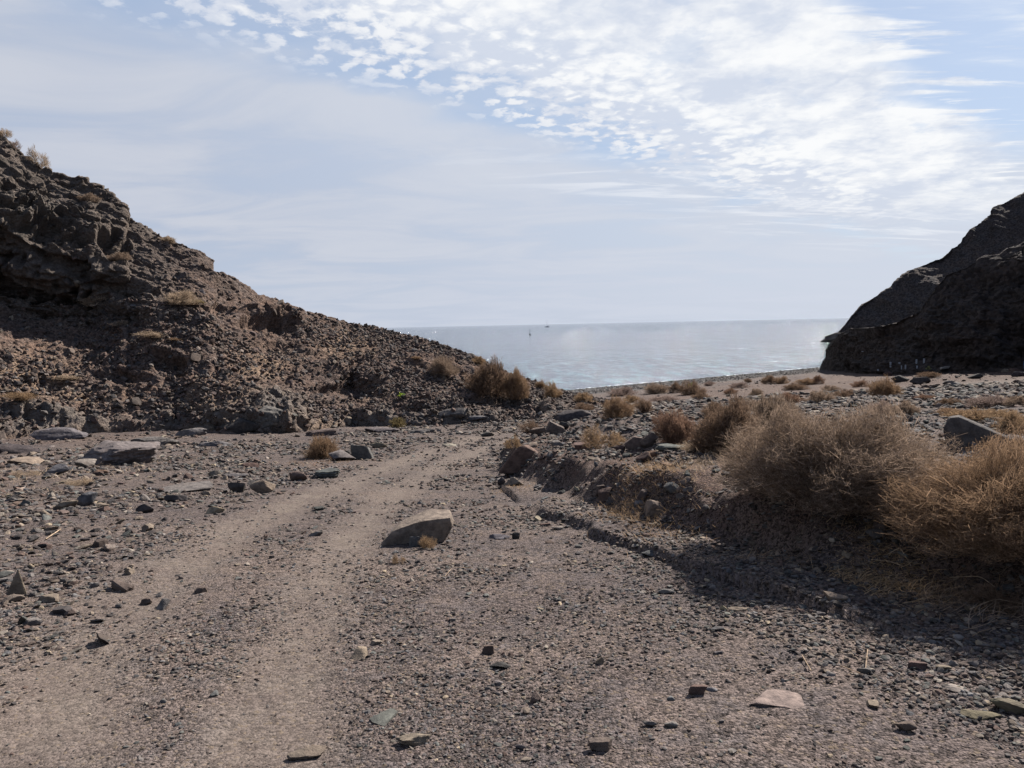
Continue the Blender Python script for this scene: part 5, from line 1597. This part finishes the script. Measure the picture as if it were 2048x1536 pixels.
# ------------------------------------------------------------------ at sea: buoy and sailing boat
M_DARK = flat_mat('dark_paint', (0.04, 0.045, 0.055), 0.5, 0.1, 3)
M_HULL = flat_mat('hull_paint', (0.16, 0.17, 0.21), 0.5, 0.05, 3)
M_SPAR = flat_mat('spar_grey', (0.22, 0.23, 0.26), 0.5, 0.05, 3)
def lathe(name, prof, seg, material):
    V = [(r * math.cos(2 * math.pi * i / seg), r * math.sin(2 * math.pi * i / seg), z) for (r, z) in prof for i in range(seg)]
    Fq = [(a * seg + i, a * seg + (i + 1) % seg, (a + 1) * seg + (i + 1) % seg, (a + 1) * seg + i) for a in range(len(prof) - 1) for i in range(seg)]
    return mesh_np(name, np.array(V), np.array(Fq), material)
p = plane_hit(1060, 670)
buoy = bpy.data.objects.new('buoy', None); COL.objects.link(buoy); buoy.location = (p[0], p[1], 0)
tag(buoy, 'dark spar buoy with a tall thin pole floating on the sea', 'buoy')
link('float', lathe('float', [(0.01, -0.3), (0.35, -0.25), (0.48, 0.1), (0.42, 0.5), (0.22, 0.85), (0.10, 0.95), (0.01, 1.0)], 14, M_DARK), buoy)
link('pole', lathe('pole', [(0.09, 0.9), (0.08, 2.2), (0.06, 3.6), (0.005, 3.62)], 8, M_DARK), buoy)
link('topmark', lathe('topmark', [(0.005, 2.55), (0.14, 2.6), (0.14, 2.95), (0.005, 3.0)], 10, M_DARK), buoy)
p = plane_hit(1094, 654.3)
sb = bpy.data.objects.new('sailing_boat', None); COL.objects.link(sb); sb.location = (p[0], p[1], 0)
tag(sb, 'distant sailing boat with bare mast near the horizon', 'boat')
st = []
for x_ in np.linspace(-1, 1, 15):
    bw = 1.6 * (1 - abs(x_) ** 2.6) ** 0.8 + 0.02 if x_ < 0.999 else 0.02
    sh = 1.0 + 0.25 * x_ * x_
    st.append([(x_ * 5.0, -bw, sh), (x_ * 4.8, -bw * 0.8, 0.2), (x_ * 4.3, 0, -0.4), (x_ * 4.8, bw * 0.8, 0.2), (x_ * 5.0, bw, sh), (x_ * 5.0, 0, sh + 0.08)])
st = np.array(st)
Fq = [(i * 6 + j, i * 6 + (j + 1) % 6, (i + 1) * 6 + (j + 1) % 6, (i + 1) * 6 + j) for i in range(14) for j in range(6)]
link('hull', mesh_np('hull', st.reshape(-1, 3), np.array(Fq), M_HULL), sb)
link('cabin', box_mesh('cabin', 3.6, 1.8, 0.9, M_HULL), sb, loc=(0.6, 0, 1.4))
link('mast', lathe('mast', [(0.20, 1.0), (0.18, 8), (0.12, 16.0), (0.005, 16.05)], 8, M_SPAR), sb, loc=(0, 0, 0))
bm_ = link('boom', lathe('boom', [(0.12, 0), (0.25, 0.4), (0.25, 4), (0.1, 4.4)], 8, M_SPAR), sb, loc=(0, 0, 2.4)); bm_.rotation_euler = (0, math.radians(90), 0)

# ------------------------------------------------------------------ surf
def foam_mat():
    m_, n = mat('sea_foam')
    pos = n.n('ShaderNodeNewGeometry').outputs['Position']
    ed = n.n('ShaderNodeAttribute', attribute_name='edge').outputs['Fac']
    a = n.m('MULTIPLY', ed, n.m('ADD', n.noise(n.n('ShaderNodeMapping', {'Vector': pos, 'Scale': (0.45, 1.0, 1)}).outputs[0], 1.6, 6, 0.75), 0.0))
    al = n.ss(a, 0.38, 0.60, 0, 0.85)
    d = n.n('ShaderNodeBsdfDiffuse', {'Color': (0.75, 0.77, 0.78, 1)})
    t = n.n('ShaderNodeBsdfTransparent')
    mx = n.n('ShaderNodeMixShader', {0: al, 1: t.outputs[0], 2: d.outputs[0]})
    n.n('ShaderNodeOutputMaterial', {'Surface': mx.outputs[0]})
    return m_
M_FOAM = foam_mat()
def foam_strip(name, A0, A1, width, n_, z, label, wob=0.5):
    A0, A1 = np.array(A0), np.array(A1)
    t = np.linspace(0, 1, n_)
    c_ = A0 + (A1 - A0) * t[:, None]
    dv = (A1 - A0) / np.linalg.norm(A1 - A0)
    nv_ = np.array([-dv[1], dv[0]])
    wv_ = fbm(np.stack([c_[:, 0] * 0.25, c_[:, 1] * 0.25, t * 0], 1), 4, 0.6, 501) * wob
    cols_ = np.linspace(-1, 1, 7)
    V, E = [], []
    for k in cols_:
        q_ = c_ + nv_ * (wv_ + k * width / 2)[:, None]
        V.append(np.concatenate([q_, np.full((n_, 1), z + 0.05 * (1 - k * k))], 1))
        E.append((1 - abs(k) ** 1.5) * np.clip(np.minimum(t, 1 - t) * 8, 0, 1))
    me_ = mesh_np(name, np.concatenate(V), gridfaces(7, n_), M_FOAM)
    fattr(me_, 'edge', np.concatenate(E))
    return tag(link(name, me_), label, kind='stuff')
foam_strip('surf_foam', (1.0, 66.4), (46, 101.2), 0.8, 500, 0.03, 'thin white line of surf along the beach', 0.6)
q1, q2 = plane_hit(1612, 686), plane_hit(1680, 687)
foam_strip('surf_foam', q1[:2], q2[:2], 5.0, 120, 0.05, 'white water around the rock beside the cliff', 1.0)
q1, q2 = plane_hit(1455, 698), plane_hit(1505, 697)
foam_strip('surf_foam', q1[:2], q2[:2], 3.0, 120, 0.05, 'small white crest on the water left of the cliff', 1.0)
